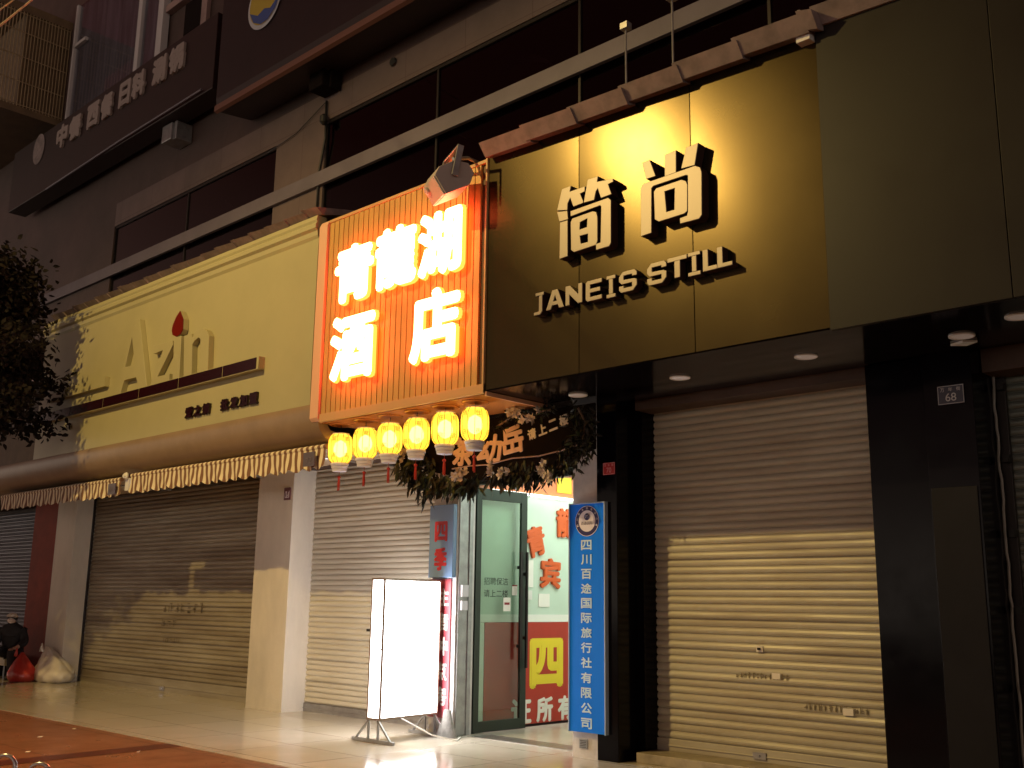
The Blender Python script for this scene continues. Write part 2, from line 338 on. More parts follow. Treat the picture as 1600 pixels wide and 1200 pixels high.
# ---------------------------------------------------------------- building
B = thing('commercial_building', 'long dark shop building with roller shutters, fascia signs and ribbon windows above', 'building', (-12, 9.4, 0))
def slat_prof(z0, z1, Y, pitch=0.075):
    out = []; z = z0; k = 0
    while z < z1 - 0.01:
        p = pitch; d = 0.018 if k % 2 == 0 else 0.013
        out += [(Y + 0.004, z), (Y + 0.004, z + 0.004), (Y - d * 0.55, z + p * 0.14), (Y - d, z + p * 0.36), (Y - d, z + p * 0.58), (Y - d * 0.6, z + p * 0.84), (Y, z + p * 0.95)]
        if k % 4 == 3: out[-1] = (Y + 0.012, z + p * 0.93); out.append((Y + 0.012, z + p * 0.99))
        z += p; k += 1
    out.append((Y, z1)); return out
def shutter(x0, x1, z0, z1, Y, m, label, bar=0.12, rail=True, lock=True, barm=None):
    s = MB(); s.sweepx(slat_prof(z0 + bar, z1, Y), x0, x1, caps=False)
    o = s.build('roller_shutter', m, B, label=label)
    s = MB(); s.box(x0 + 0.02, x1 - 0.02, Y - 0.028, Y + 0.02, z0, z0 + bar); s.box(x0 + 0.02, x1 - 0.02, Y - 0.04, Y - 0.02, z0 + bar * 0.4, z0 + bar * 0.5)
    s.build('bottom_rail', barm or m, o, bevel=0.004)
    if rail:
        for x in (x0, x1):
            s = MB(); s.box(x - 0.04, x + 0.04, Y - 0.07, Y - 0.022, z0, z1); s.build('guide_rail', M['frame_dark'], o, bevel=0.004)
    if lock:
        xm = (x0 + x1) / 2; s = MB(); s.box(xm - 0.07, xm + 0.07, Y - 0.045, Y - 0.028, z0 + 0.03, z0 + 0.09); s.lathe([(0.012, 0), (0.012, 0.02)], (xm, Y - 0.05, z0 + 0.05), 10)
        s.build('lock', M['steel'], o)
    return o
sr = shutter(-6.93, -4.0, 0.10, 3.66, 9.25, M['shut_r'], 'wide beige roller shutter right of the blue company board')
def smudge(s, x0, x1, z0, z1, Y, cw):      # worn, unreadable stencil print
    x = x0
    while x < x1:
        for k in range(4):
            a = x + rnd.uniform(0, cw * 0.5); c = z0 + rnd.uniform(0, (z1 - z0) * 0.8)
            if rnd.random() < 0.5: s.box(a, a + cw * 0.4, Y, Y + 0.003, c, c + (z1 - z0) * 0.12)
            else: s.box(a, a + cw * 0.12, Y, Y + 0.003, z0, z0 + rnd.uniform(0.5, 1) * (z1 - z0))
        x += cw
IK = mat('faded_ink', (0.24, 0.20, 0.14), 0.7)
for a in ((-5.71, -5.15, 0.87, 0.93, 9.228, 0.045), (-4.99, -4.36, 0.62, 0.69, 9.228, 0.05)):
    s = MB(); smudge(s, *a); s.build('stencilled_notice', IK, sr)
for a in ((-5.47, -5.40, 1.12, 1.18), (-5.31, -5.22, 0.875, 0.93), (-4.60, -4.50, 0.60, 0.66)):
    s = MB(); s.box(a[0], a[1], 9.222, 9.23, a[2], a[3]); s.build('sticker', M['white_txt'], sr)
s = MB(); s.lathe([(0.016, 0), (0.016, 0.02)], (-5.435, 9.21, 1.14), 10); s.build('keyhole', M['black_txt'], sr)
sm = shutter(-12.93, -9.80, 0.0, 3.6, 9.25, M['shut_m'], 'clean cream roller shutter behind the glowing light box', barm=M['steel'])
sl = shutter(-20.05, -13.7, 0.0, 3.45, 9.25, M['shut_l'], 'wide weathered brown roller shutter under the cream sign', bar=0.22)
IK = mat('faded_brown_ink', (0.20, 0.16, 0.12), 0.7)
for a in ((-17.1, -15.75, 1.32, 1.50, 9.228, 0.2), (-17.1, -16.6, 1.08, 1.22, 9.228, 0.18), (-17.0, -16.45, 0.82, 0.90, 9.228, 0.07)):
    s = MB(); smudge(s, *a); s.build('faded_writing', IK, sl)
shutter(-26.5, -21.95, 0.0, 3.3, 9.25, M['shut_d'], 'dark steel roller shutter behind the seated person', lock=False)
sg = shutter(-3.0, 1.6, 0.10, 3.5, 9.25, M['shut_g'], 'grey green roller shutter at the right edge', lock=False)
s = MB(); pts = []
for i in range(40): z = 0.1 + 3.4 * i / 39; pts.append((-3.035 + rnd.uniform(-0.007, 0.007), 9.13, z))
s.tube(pts, 0.012, 6); s.build('edge_sealant', mat('white_sealant', (0.30, 0.30, 0.29), 0.6), sg)
for k in range(5):
    s = MB(); z = 0.9 + 0.62 * k; s.box(-3.0, -2.95, 9.10, 9.17, z, z + 0.06); s.build('clip', M['black_txt'], sg)
# pillars
def pillar(x0, x1, y0, y1, z0, z1, m, label, bev=0.006):
    s = MB(); s.box(x0, x1, y0, y1, z0, z1); return s.build('pillar', m, B, bevel=bev, label=label)
pillar(-13.75, -12.84, 8.85, 9.6, 0, 3.45, M['cream_wall'], 'broad cream pillar between the weathered and the clean shutter')
pillar(-20.86, -20.03, 8.85, 9.6, 0, 3.45, M['cream_wall'], 'narrow grey cream pillar behind the white bag')
pillar(-22.0, -20.868, 8.87, 9.6, 0, 3.45, M['red_wall'], 'red orange pillar beside the seated person')
pillar(-9.79, -9.36, 8.87, 9.18, 0, 3.68, M['white_wall'], 'plastered pillar left of the hotel door')
pillar(-7.38, -7.035, 8.72, 9.5, 0, 3.68, M['white_wall'], 'white plastered pillar right of the hotel door')
pillar(-7.03, -6.76, 8.70, 9.5, 0, 3.69, M['blackstone'], 'black polished pillar left of the wide beige shutter')
s = MB(); s.box(-6.755, -6.66, 9.02, 9.5, 0.1, 3.69); s.build('reveal', M['blackstone'], B)
pillar(-4.02, -3.462, 8.80, 9.5, 0, 3.69, M['blackstone'], 'black polished pillar right of the wide beige shutter')
pr = pillar(-3.46, -3.05, 8.68, 9.5, 0, 3.69, M['blackstone'], 'black pillar carrying the house number')
s = MB(); s.box(-3.445, -3.07, 8.668, 8.678, 0.0, 2.53); s.build('grey_board', M['blackstone2'], pr, bevel=0.003)
SI = mat('pale_stone_sill', (0.42, 0.36, 0.27), 0.4, var=0.4, vscale=5)
for a, b in ((-6.66, -4.02), (-3.05, 1.6)):
    s = MB(); s.box(a, b, 8.86, 9.5, 0.004, 0.10); s.build('sill', SI, B, bevel=0.006)
s = MB(); s.box(-9.16, -7.38, 9.0, 9.3, 0.004, 0.012); s.build('threshold', M['steel'], B)
# ground-floor back wall, soffits, upper walls
s = MB(); s.box(-30, -9.62, 9.4, 9.6, 0, 6.3); s.box(-9.62, -7.38, 9.3, 9.5, 3.12, 6.3); s.box(-7.38, 8, 9.4, 9.6, 0, 6.3); s.build('rear_wall', M['darkwall'], B)
s = MB(); s.box(-10.3, 8, 7.42, 8.72, 3.68, 3.74); s.box(-10.3, 8, 8.72, 9.4, 3.70, 3.76); s.build('soffit', M['soffit'], B)
s = MB(); s.box(-26, -10.3, 8.1, 9.4, 3.45, 3.50); s.build('plain_soffit', M['darkwall'], B)
for a, b, c in ((-6.66, -4.02, 3.60), (-3.04, 1.6, 3.5)):
    s = MB(); s.box(a, b, 8.9, 9.2, c, 3.70); s.build('shutter_box', M['darkwall'], B)
# upper storey: y = 8.9 plane
s = MB(); s.box(-30, 8, 8.93, 9.1, 9.42, 18); s.box(-30, -19.75, 8.93, 9.1, 6.3, 9.42); s.build('upper_wall', M['wallpanel'], B)
s = MB(); s.box(-19.75, 8, 8.93, 9.1, 8.93, 9.42); s.box(-14.0, -12.65, 8.93, 9.1, 6.3, 8.93); s.build('lamplit_wall_band', M['wallpanel_lit'], B)  # band painted lighter up to where the lamp hood cuts off
s = MB(); s.box(-19.75, 8, 8.95, 9.1, 6.3, 7.0); s.build('wall_below_windows', M['darkwall'], B)
s = MB(); s.box(-23, 8, 8.86, 8.925, 7.84, 8.07); s.build('ledge', M['lilac'], B, bevel=0.006)
def window(x0, x1, z0, z1, mull, label):
    s = MB(); s.box(x0, x1, 8.975, 8.985, z0, z1); w = s.build('window', M['winglass'], B, label=label)
    s = MB(); s.box(x0, x1, 8.95, 9.0, z0, z0 + 0.05); s.box(x0, x1, 8.95, 9.0, z1 - 0.05, z1)
    x = x0
    while x <= x1 + 0.01: s.box(x - 0.018, x + 0.018, 8.955, 8.999, z0 + 0.05, z1 - 0.05); x += mull
    s.build('window_frame', M['frame_dark'], w); return w
window(-19.75, -14.0, 7.0, 8.93, 2.875, 'dark ribbon window above the cream sign')
window(-12.65, 8.0, 7.0, 8.93, 2.581, 'long dark ribbon window above the hotel and gold signs')
s = MB(); s.box(-19.75, 8, 12.0, 12.1, 6.3, 9.5); s.box(-19.75, 8, 9.1, 12.0, 9.5, 9.6); s.box(-19.75, 8, 9.1, 12.0, 6.9, 7.0); s.box(-19.85, -19.75, 9.1, 12, 6.3, 9.6)
s.build('dark_interior', mat('dim_interior_paint', (0.16, 0.10, 0.10), 0.8), B)
# corrugated roof edge over the fascias
def roofedge(x0, x1, y0, zt, name, label, step=0.62, th=0.055, drop=0.13):
    s = MB(); x = x0
    while x < x1 - 0.02:
        xe = min(x + step, x1); j = rnd.uniform(-0.012, 0.012); k = rnd.uniform(-0.02, 0.02)
        a = zt + j; b = zt + j * 0.5 + 0.015
        vs = []
        for (xx, zz, yy) in ((x, a + 0.03, y0 + k), (xe + 0.05, b - 0.01, y0 + k * 0.4)):
            vs += [(xx, yy + 0.05, zz - drop), (xx, yy - 0.055, zz), (xx, 8.9, zz + 0.34), (xx, yy + 0.07, zz - drop)]
        s.add(vs, [(0,1,5,4),(1,2,6,5),(0,4,7,3),(0,3,2,1),(4,5,6,7),(3,7,6,2)])
        s.tube([(x, y0 + k, a + 0.045), (x, y0 + k + 0.4, a + 0.14)], 0.022, 6)
        x = xe
    return s.build(name, M['roofedge'], B, label=label)
roofedge(-7.40, -3.6, 7.22, 6.29, 'roof_edge', 'lapped roof sheet edge over the gold sign')
roofedge(-3.6, 3.0, 7.3, 6.33, 'roof_edge', 'dark roof sheet edge over the blank fascia')
roofedge(-18.3, -10.45, 7.33, 6.41, 'roof_edge', 'wavy roof sheet edge over the cream sign', step=0.42, drop=0.07)
s = MB(); s.box(-10.45, -7.45, 7.62, 8.93, 6.18, 6.27); s.build('flat_roof', M['darkwall'], B)
for a in ((-26, -10.3, 7.6, 8.93, 6.2, 6.28), (-7.4, 8, 7.5, 8.93, 6.15, 6.2)):
    s = MB(); s.box(*a); s.build('canopy_roof', M['darkwall'], B)
# upper left windows above the restaurant board
for (x0, x1, z0, z1, lb) in ((-22.5, -19.3, 11.9, 15.0, 'tall curtained window with pale frame'), (-19.2, -18.35, 11.9, 15.0, 'narrow pane beside a thick pale mullion')):
    s = MB(); s.box(x0, x1, 8.86, 8.87, z0, z1); w = s.build('window', glass('curtain_window_glass', (0.75, 0.75, 0.8), 0.1), B, label=lb)
    s = MB(); s.box(x0 - 0.05, x0 + 0.03, 8.80, 8.9, z0, z1); s.box(x1 - 0.03, x1 + 0.05, 8.80, 8.9, z0, z1); s.box(x0, x1, 8.8, 8.9, z0 - 0.05, z0)
    if x1 > -19: s.box(x1 + 0.0, x1 + 0.22, 8.76, 8.9, z0, z1)
    else: s.box(-22.5, -21.9, 8.8, 8.88, 13.9, 13.98)
    s.build('window_frame', mat('pale_window_frame', (0.50, 0.46, 0.46), 0.5), w)
    s = MB(); pr_ = []; n = int((x1 - x0) / 0.045)
    for i in range(n + 1): pr_.append((x0 + (x1 - x0) * i / n, 8.905 + 0.018 * math.sin(i * 1.1) + 0.008 * math.sin(i * 2.7)))
    vs = [(x, y, z0) for x, y in pr_] + [(x, y, z1) for x, y in pr_]
    s.add(vs, [(i, i+1, n+2+i, n+1+i) for i in range(n)]); s.build('curtain', mat('pale_lilac_curtain', (0.40, 0.37, 0.37), 0.8, var=0.55, vscale=2, vstretch=(3, 1, 0.2)), w, smooth=True)
s = MB(); s.box(-17.4, -16.75, 8.85, 8.925, 12.0, 12.9); s.build('wall_opening', M['black'], B)
s = MB(); s.box(-18.1, -16.3, 8.80, 8.925, 13.0, 13.15); s.box(-16.75, -16.55, 8.84, 8.925, 12.0, 13.0); s.build('lintel', mat('dull_pink_concrete', (0.34, 0.22, 0.2), 0.7, var=0.3), B)
# hotel lobby (part of the building)
X0 = -9.45
s = MB(); s.box(X0 - 0.1, X0, 9.26, 14.0, 1.41, 2.98); lw = s.build('lobby_wall', M['mint'], B)
s = MB(); s.box(X0 - 0.1, X0 + 0.01, 9.19, 14.0, 1.315, 1.41); s.box(X0 - 0.1, X0 + 0.002, 9.19, 9.46, 0.0, 1.31); s.build('white_dado', M['lobbywhite'], lw)
s = MB(); s.box(X0 - 0.1, X0 + 0.02, 9.19, 14.0, 2.98, 3.5); s.build('orange_beam', M['orangebeam'], lw)
s = MB(); s.box(X0 - 0.1, -7.1, 14.0, 14.1, 0, 3.5); s.box(-7.3, -7.2, 9.5, 14, 0, 3.5); s.build('lobby_rear_wall', M['lobbywhite'], B)
s = MB(); s.box(X0 - 0.1, -7.2, 9.3, 14.0, 3.5, 3.6); s.build('lobby_ceiling', M['lobbywhite'], B)
s = MB(); s.box(X0, -7.38, 9.3, 14.0, -0.02, 0.006); s.build('lobby_floor', M['lobbyfloor'], B)
s = MB(); s.box(X0 + 0.021, X0 + 0.05, 9.5, 13.5, 2.955, 2.985); s.build('light_strip', emitter('lobby_light_strip', (0.95, 1.0, 0.93), 4.0), lw)
ps = MB(); ps.box(X0 + 0.001, X0 + 0.012, 9.46, 12.2, 0.04, 1.31)
po = ps.build('red_poster', M['postred']); tag(po, 'red vinyl poster with a big yellow character low on the lobby wall', 'poster')
s = MB(); put_text(s, '四', FS(X0 + 0.013), 10.29, 10.95, 0.47, 1.105, 0.004, bold=0.035); s.build('yellow_character', M['yellow_txt'], po)
s = MB()
for ch, a, b in (('证', 9.95, 10.33), ('所', 10.43, 10.75), ('有', 10.85, 11.17), ('房', 11.27, 11.6)): put_text(s, ch, FS(X0 + 0.013), a, b, 0.045, 0.36, 0.004, bold=0.014)
s.build('white_characters', M['white_txt'], po)
for ch, a, b, c, d, rt, lab in (('青', 10.20, 10.56, 2.16, 2.56, 0.28, 'tilted orange red lobby character nearest the open door'), ('龍', 10.80, 11.20, 2.44, 2.84, 0.0, 'upper orange red lobby character of many strokes, cut off by the door jamb'), ('宾', 10.48, 10.88, 1.75, 2.15, -0.03, 'lowest orange red lobby character above the poster')):
    s = MB(); put_text(s, ch, FS(X0 + 0.004), a, b, c, d, 0.03, bold=0.014, rot=rt); o = s.build('wall_character', M['orange_txt']); tag(o, lab, 'wall lettering', 'orange red characters on the lobby wall')
s = MB(); s.box(X0 + 0.003, X0 + 0.008, 10.46, 10.68, 1.51, 1.68); tag(s.build('paper_notice', M['white_txt']), 'small white paper notice stuck below the lowest lobby character', 'notice')
s = MB(); s.box(X0 + 0.003, X0 + 0.015, 10.15, 10.345, 1.76, 2.11); tag(s.build('framed_certificate', M['white_txt']), 'tall white certificate on the lobby wall beside the open door', 'certificate')
s = MB(); s.box(X0 + 0.003, X0 + 0.03, 10.18, 10.31, 1.60, 1.72); tag(s.build('switch_box', M['white']), 'small white switch box below the certificate', 'switch')
s = MB(); s.box(X0 + 0.021, X0 + 0.03, 10.80, 11.10, 3.05, 3.27); tag(s.build('yellow_notice', M['yellow_txt']), 'yellow notice on the orange beam in the lobby', 'notice')
al = bpy.data.lights.new('lobby_ceiling_light', 'AREA'); al.shape = 'RECTANGLE'; al.size = 1.2; al.size_y = 2.6; al.energy = 70; al.color = (0.82, 1.0, 0.84)
alo = bpy.data.objects.new('lobby_ceiling_light', al); COL.objects.link(alo); alo.location = (-8.35, 11.2, 3.46)
# door frame + leaf
s = MB(); s.box(-9.155, -9.10, 9.10, 9.2, 0, 3.05); s.box(-9.50, -9.38, 9.10, 9.18, 0, 3.05)
s = MB(); s.box(-9.45, -9.38, 9.182, 9.26, 0, 3.05); s.box(-7.44, -7.381, 9.15, 9.26, 0, 3.05); s.box(-9.38, -7.44, 9.15, 9.26, 3.0, 3.09)
df = s.build('door_frame', M['doorframe'], B, bevel=0.004)
s = MB(); s.box(-9.38, -7.44, 9.19, 9.20, 3.09, 3.45); s.build('transom_pane', M['panglass'], df)
def leafpt(t, off, z):  # t along the leaf 0..1, off = thickness coordinate
    a = Vector((-9.375, 9.20, 0)); b = Vector((-9.335, 10.09, 0)); d = (b - a); n = Vector((d.y, -d.x, 0)).normalized()
    p = a + d * t + n * off; return (p.x, p.y, z)
def lbox(s, t0, t1, o0, o1, z0, z1):
    vs = [leafpt(t, o, z) for z in (z0, z1) for (t, o) in ((t0, o0), (t1, o0), (t1, o1), (t0, o1))]
    return s.add(vs, [(0,3,2,1),(4,5,6,7),(0,1,5,4),(1,2,6,5),(2,3,7,6),(3,0,4,7)])
s = MB(); lbox(s, 0, 0.10, -0.02, 0.02, 0.015, 2.97); lbox(s, 0.88, 1.0, -0.02, 0.02, 0.015, 2.97); lbox(s, 0.10, 0.88, -0.02, 0.02, 0.015, 0.14); lbox(s, 0.10, 0.88, -0.02, 0.02, 2.83, 2.97)
dl = s.build('door_leaf', M['doorframe'], B, bevel=0.003, label='dark framed glass door leaf folded open against the lobby wall')
s = MB(); lbox(s, 0.10, 0.88, -0.004, 0.004, 0.14, 2.83); s.build('pane', M['panglass'], dl)
s = MB(); lbox(s, 0.80, 0.84, 0.06, 0.09, 0.85, 2.2); lbox(s, 0.80, 0.84, 0.02, 0.06, 1.0, 1.04); lbox(s, 0.80, 0.84, 0.02, 0.06, 1.98, 2.02)
lbox(s, 0.93, 0.96, 0.055, 0.085, 0.75, 2.2); lbox(s, 0.93, 0.96, 0.02, 0.055, 1.1, 1.14); lbox(s, 0.93, 0.96, 0.02, 0.055, 1.9, 1.94); s.build('handle', M['frame_dark'], dl)
for st, zz in (('招聘保洁', 1.78), ('请上二楼', 1.63)):
    s = MB(); s.mesh(text_me(st), lambda c, zz=zz: leafpt(0.17 + c.x * 0.118, 0.005 + c.z * 0.001, zz + c.y * 0.10)); s.build('door_lettering', M['black_txt'], dl)
for a, b in (((0.55, 0.69, 0.005, 0.007, 1.45, 1.62), (0.57, 0.67, 0.0075, 0.0085, 1.53, 1.56)), ((0.72, 0.82, 0.005, 0.007, 1.65, 1.78), (0.72, 0.82, 0.0075, 0.0085, 1.765, 1.78))):
    s = MB(); lbox(s, *a); s.build('door_sticker', M['white_txt'], dl); s = MB(); lbox(s, *b); s.build('sticker_print', M['dred_txt'], dl)
# grey jamb left of the door
s = MB(); s.box(-9.358, -9.345, 8.90, 9.10, 0.01, 3.1); s.box(-9.358, -9.33, 9.06, 9.12, 0.01, 3.1); s.build('door_jamb', M['frame_grey'], B, bevel=0.004)
s = MB(); s.box(-9.344, -9.31, 8.93, 9.04, 1.62, 1.76); s.box(-9.344, -9.31, 8.93, 9.03, 1.46, 1.57); s.build('junction_switch', M['plastic_grey'], B)
# ---------------------------------------------------------------- glyph outlines (metres on the fascia)
JIAN=[[[(-6.312,5.539),(-6.195,5.542),(-6.211,5.486),(-6.019,5.488),(-6.022,5.435),(-6.079,5.428),(-6.04,5.339),(-6.044,5.323),(-6.165,5.317),(-6.205,5.418),(-6.238,5.37),(-6.241,5.302),(-6.375,5.332)]],[[(-5.985,5.547),(-5.859,5.546),(-5.869,5.493),(-5.679,5.469),(-5.674,5.438),(-5.736,5.43),(-5.696,5.32),(-5.824,5.314),(-5.861,5.421),(-5.885,5.398),(-5.907,5.317),(-6.036,5.323)]],[[(-6.375,5.317),(-6.241,5.296),(-6.232,5.205),(-6.343,5.207)]],[[(-6.336,5.199),(-6.237,5.198),(-6.236,4.832),(-6.341,4.824)]],[[(-6.201,5.281),(-5.737,5.295),(-5.704,5.263),(-5.707,4.842),(-5.73,4.814),(-5.885,4.812),(-5.887,4.872),(-5.831,4.876),(-5.821,5.226),(-5.834,5.244),(-6.199,5.226)]],[[(-6.199,5.167),(-6.177,5.2),(-5.923,5.209),(-5.881,5.19),(-5.866,5.135),(-5.867,4.897),(-5.888,4.863),(-6.155,4.853),(-6.193,4.883)],[(-6.081,5.137),(-5.991,5.153),(-5.996,5.069),(-6.086,5.065)],[(-6.083,4.999),(-5.984,4.997),(-5.984,4.916),(-6.07,4.919)]]]
SHANG=[[[(-5.34,5.529),(-5.253,5.534),(-5.19,5.357),(-5.296,5.356)]],[[(-5.087,5.533),(-4.963,5.54),(-4.968,5.328),(-5.091,5.324)]],[[(-4.857,5.533),(-4.728,5.537),(-4.771,5.34),(-4.914,5.347)]],[[(-5.359,5.285),(-5.328,5.321),(-4.767,5.334),(-4.716,5.303),(-4.701,5.256),(-4.71,4.864),(-4.738,4.834),(-4.936,4.837),(-4.938,4.889),(-4.863,4.895),(-4.853,4.926),(-4.845,5.263),(-4.863,5.273),(-5.217,5.268),(-5.237,5.252),(-5.246,4.828),(-5.364,4.822)]],[[(-5.213,5.21),(-5.187,5.238),(-4.912,5.244),(-4.865,5.217),(-4.851,5.18),(-4.858,4.936),(-4.891,4.919),(-5.163,4.913),(-5.207,4.944)],[(-5.094,5.182),(-4.986,5.183),(-4.995,4.984),(-5.078,4.984)]]]
AZIN={'A':[[(-15.613,4.641),(-15.096,5.804),(-14.996,5.793),(-14.559,4.64),(-14.801,4.632),(-14.941,4.856),(-15.321,4.86),(-15.424,4.629)],[(-15.192,5.539),(-15.021,5.062),(-15.336,5.073)]],'z':[[(-14.49,5.275),(-13.903,5.265),(-13.876,5.196),(-14.262,4.77),(-13.904,4.765),(-13.898,4.627),(-14.448,4.634),(-14.472,4.671),(-14.166,5.157),(-14.434,5.148)]],'i':[[(-13.86,5.299),(-13.65,5.297),(-13.609,4.624),(-13.8,4.622)]],'n':[[(-13.568,5.28),(-13.364,5.279),(-13.338,5.212),(-13.258,5.294),(-13.076,5.307),(-12.943,5.256),(-12.87,5.163),(-12.834,4.65),(-13.042,4.648),(-13.099,5.152),(-13.15,5.185),(-13.254,5.161),(-13.316,5.105),(-13.269,4.643),(-13.486,4.64)]],'drop':[[(-13.726,5.683),(-13.835,5.598),(-13.908,5.499),(-13.924,5.417),(-13.894,5.348),(-13.779,5.299),(-13.653,5.32),(-13.6,5.386),(-13.614,5.541)]]}
LAT=[('J',-6.688,-6.559,4.321,4.546),('A',-6.529,-6.298,4.343,4.535),('N',-6.279,-6.07,4.344,4.537),('E',-6.029,-5.833,4.335,4.534),('I',-5.779,-5.673,4.321,4.533),('S',-5.633,-5.429,4.341,4.538),('S',-5.316,-5.104,4.345,4.548),('T',-5.093,-4.887,4.359,4.552),('I',-4.878,-4.75,4.341,4.554),('L',-4.727,-4.584,4.354,4.548),('L',-4.583,-4.435,4.355,4.539)]
# ---------------------------------------------------------------- gold sign
G = thing('gold_fascia_sign', 'bronze gold metal shop sign with large raised Chinese characters over Latin capitals', 'shop sign', (-5.5, 7.45, 3.68))
for (a, b) in ((-7.445, -6.195), (-6.185, -4.89), (-4.88, -3.63)):
    s = MB(); n = 14
    vs = []
    for i in range(n + 1):
        for j in range(9):
            x = a + (b - a) * i / n; z = 3.69 + 2.55 * j / 8
            e = min(i, n - i) / n
            vs.append((x, 7.40 - 0.005 * math.sin(math.pi * i / n) + 0.0012 * math.sin(2.3 * i / n * math.pi + j * .6) , z))
    s.add(vs, [(i*9+j, (i+1)*9+j, (i+1)*9+j+1, i*9+j+1) for i in range(n) for j in range(8)])
    s.box(a + 0.002, b - 0.002, 7.408, 7.46, 3.69, 6.24)
    s.build('metal_panel', M['gold'], G, smooth=30)
s = MB(); s.box(-7.445, -3.63, 7.46, 8.0, 3.69, 6.22); s.build('sign_box', M['greyboard'], G)
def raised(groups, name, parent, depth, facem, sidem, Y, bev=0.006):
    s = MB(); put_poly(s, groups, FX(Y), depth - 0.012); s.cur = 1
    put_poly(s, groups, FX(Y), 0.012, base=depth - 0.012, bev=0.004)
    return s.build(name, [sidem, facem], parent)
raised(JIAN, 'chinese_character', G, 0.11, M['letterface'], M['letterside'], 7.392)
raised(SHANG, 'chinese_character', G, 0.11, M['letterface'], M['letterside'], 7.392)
def serif(ch, x0, x1, z0, z1):
    w = x1 - x0; h = z1 - z0; t = h * 0.2; m = (x0 + x1) / 2
    R = lambda a, b, c, d: [[(a, c), (b, c), (b, d), (a, d)]]
    if ch == 'I': return [R(x0, x1, z1 - t*0.8, z1), R(x0, x1, z0, z0 + t*0.8), R(m - 0.024, m + 0.024, z0 + t*0.8, z1 - t*0.8)]
    if ch == 'J': return [R(x0 + 0.02, x1, z1 - t*0.7, z1), [[(m, z1 - t*0.7), (m + 0.045, z1 - t*0.7), (m + 0.045, z0 + 0.03), (m + 0.02, z0), (x0, z0), (x0, z0 + t*0.7), (m, z0 + t*0.7)]]]
    if ch == 'T': return [R(x0, x1, z1 - t, z1), R(m - 0.03, m + 0.03, z0, z1 - t)]
    if ch == 'L': return [[[(x0, z0), (x1, z0), (x1, z0 + t), (x0 + 0.055, z0 + t), (x0 + 0.055, z1), (x0, z1)]]]
    if ch == 'E': return [[[(x0, z0 + .02), (x0 + .02, z0), (x1, z0), (x1, z0+t), (x0+.055, z0+t), (x0+.055, z0+2*t), (x1-.02, z0+2*t), (x1-.02, z0+3*t), (x0+.055, z0+3*t), (x0+.055, z0+4*t), (x1, z0+4*t), (x1, z1), (x0+.02, z1), (x0, z1-.02)]]]
    if ch == 'S':
        c = w * 0.22
        return [[[(x0, z0+.025),(x0+.025, z0),(x1-c, z0),(x1, z0+c),(x1, z0+2*t+.02),(x1-.03, z0+3*t-.005),(x0+.055, z0+3*t),(x0+.055, z0+4*t),(x1-.055, z0+4*t),(x1-.055, z0+3.5*t),(x1, z0+3.5*t),(x1, z1-.025),(x1-.025, z1),(x0+c, z1),(x0, z1-c),(x0, z0+3*t-.01),(x0+.03, z0+2*t),(x1-.055, z0+2*t),(x1-.055, z0+t),(x0+.055, z0+t),(x0+.055, z0+1.6*t),(x0, z0+1.6*t)]]]
    if ch == 'A': return [[[(x0, z0), (x0+.06, z0), (x0+.08, z0+t), (x1-.08, z0+t), (x1-.06, z0), (x1, z0), (m+.035, z1), (m-.035, z1)], [(m-.022, z0+2*t), (m+.022, z0+2*t), (m, z1-1.4*t)]]]
    if ch == 'N': return [[[(x0, z0), (x0+.05, z0), (x0+.05, z1-.09), (x1-.055, z0), (x1, z0), (x1, z1), (x1-.05, z1), (x1-.05, z0+.09), (x0+.055, z1), (x0, z1)]]]
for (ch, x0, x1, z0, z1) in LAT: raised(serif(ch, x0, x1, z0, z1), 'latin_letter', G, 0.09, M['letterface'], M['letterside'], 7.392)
s = MB(); s.box(-3.765, -3.64, 7.30, 7.395, 6.13, 6.30)
tag(s.build('junction_box', M['white'], bevel=0.006), 'small pale junction box at the top right corner of the gold sign', 'junction box')
# blank fascia at the right
K_ = thing('blank_fascia_board', 'plain unlit brown grey fascia board to the right of the gold sign', 'fascia board', (-1.5, 7.4, 3.67))
for a, b in ((-3.625, -2.274), (-2.268, -0.9), (-0.894, 1.2)):
    s = MB(); s.box(a, b, 7.37, 7.42, 3.66, 6.28); s.build('sheet', M['greyboard'], K_, bevel=0.003)
s = MB(); s.box(-3.625, 1.2, 7.42, 8.0, 3.69, 6.2); s.build('sign_box', M['greyboard'], K_)

# ---------------------------------------------------------------- hotel sign
Hh = thing('hotel_sign', 'square orange slatted hotel sign with five glowing white characters edged in red', 'hotel sign', (-8.87, 7.5, 3.66))
s = MB(); s.box(-10.27, -7.47, 7.43, 7.46, 3.66, 6.24); s.build('back_sheet', M['tanback'], Hh)
s = MB(); x = -10.262; p = 0.0965
while x < -7.56: s.box(x, x + p - 0.013, 7.402, 7.43, 3.76, 6.20); x += p
s.build('slat_panel', M['tan'], Hh)
s = MB(); s.box(-10.27, -7.45, 7.385, 7.43, 3.66, 3.758); s.box(-7.475, -7.45, 7.375, 7.43, 3.66, 6.24); s.box(-10.27, -7.475, 7.39, 7.43, 6.202, 6.24); s.build('edge_trim', mat('pale_orange_trim', (0.55, 0.33, 0.15), 0.4), Hh, bevel=0.003)
s = MB(); s.sweepx([(7.46, 3.66), (7.40, 3.68), (7.37, 3.72), (7.37, 6.18), (7.40, 6.24), (7.46, 6.26)], -10.445, -10.28); s.build('side_post', mat('salmon_side_post', (0.72, 0.42, 0.28), 0.5), Hh)
s = MB(); s.box(-10.44, -7.46, 7.46, 8.0, 3.69, 6.17); s.build('sign_box', M['tanback'], Hh)
s = MB(); s.box(-10.27, -7.45, 7.432, 8.32, 3.652, 3.672); s.build('underside', M['tansoffit'], Hh)
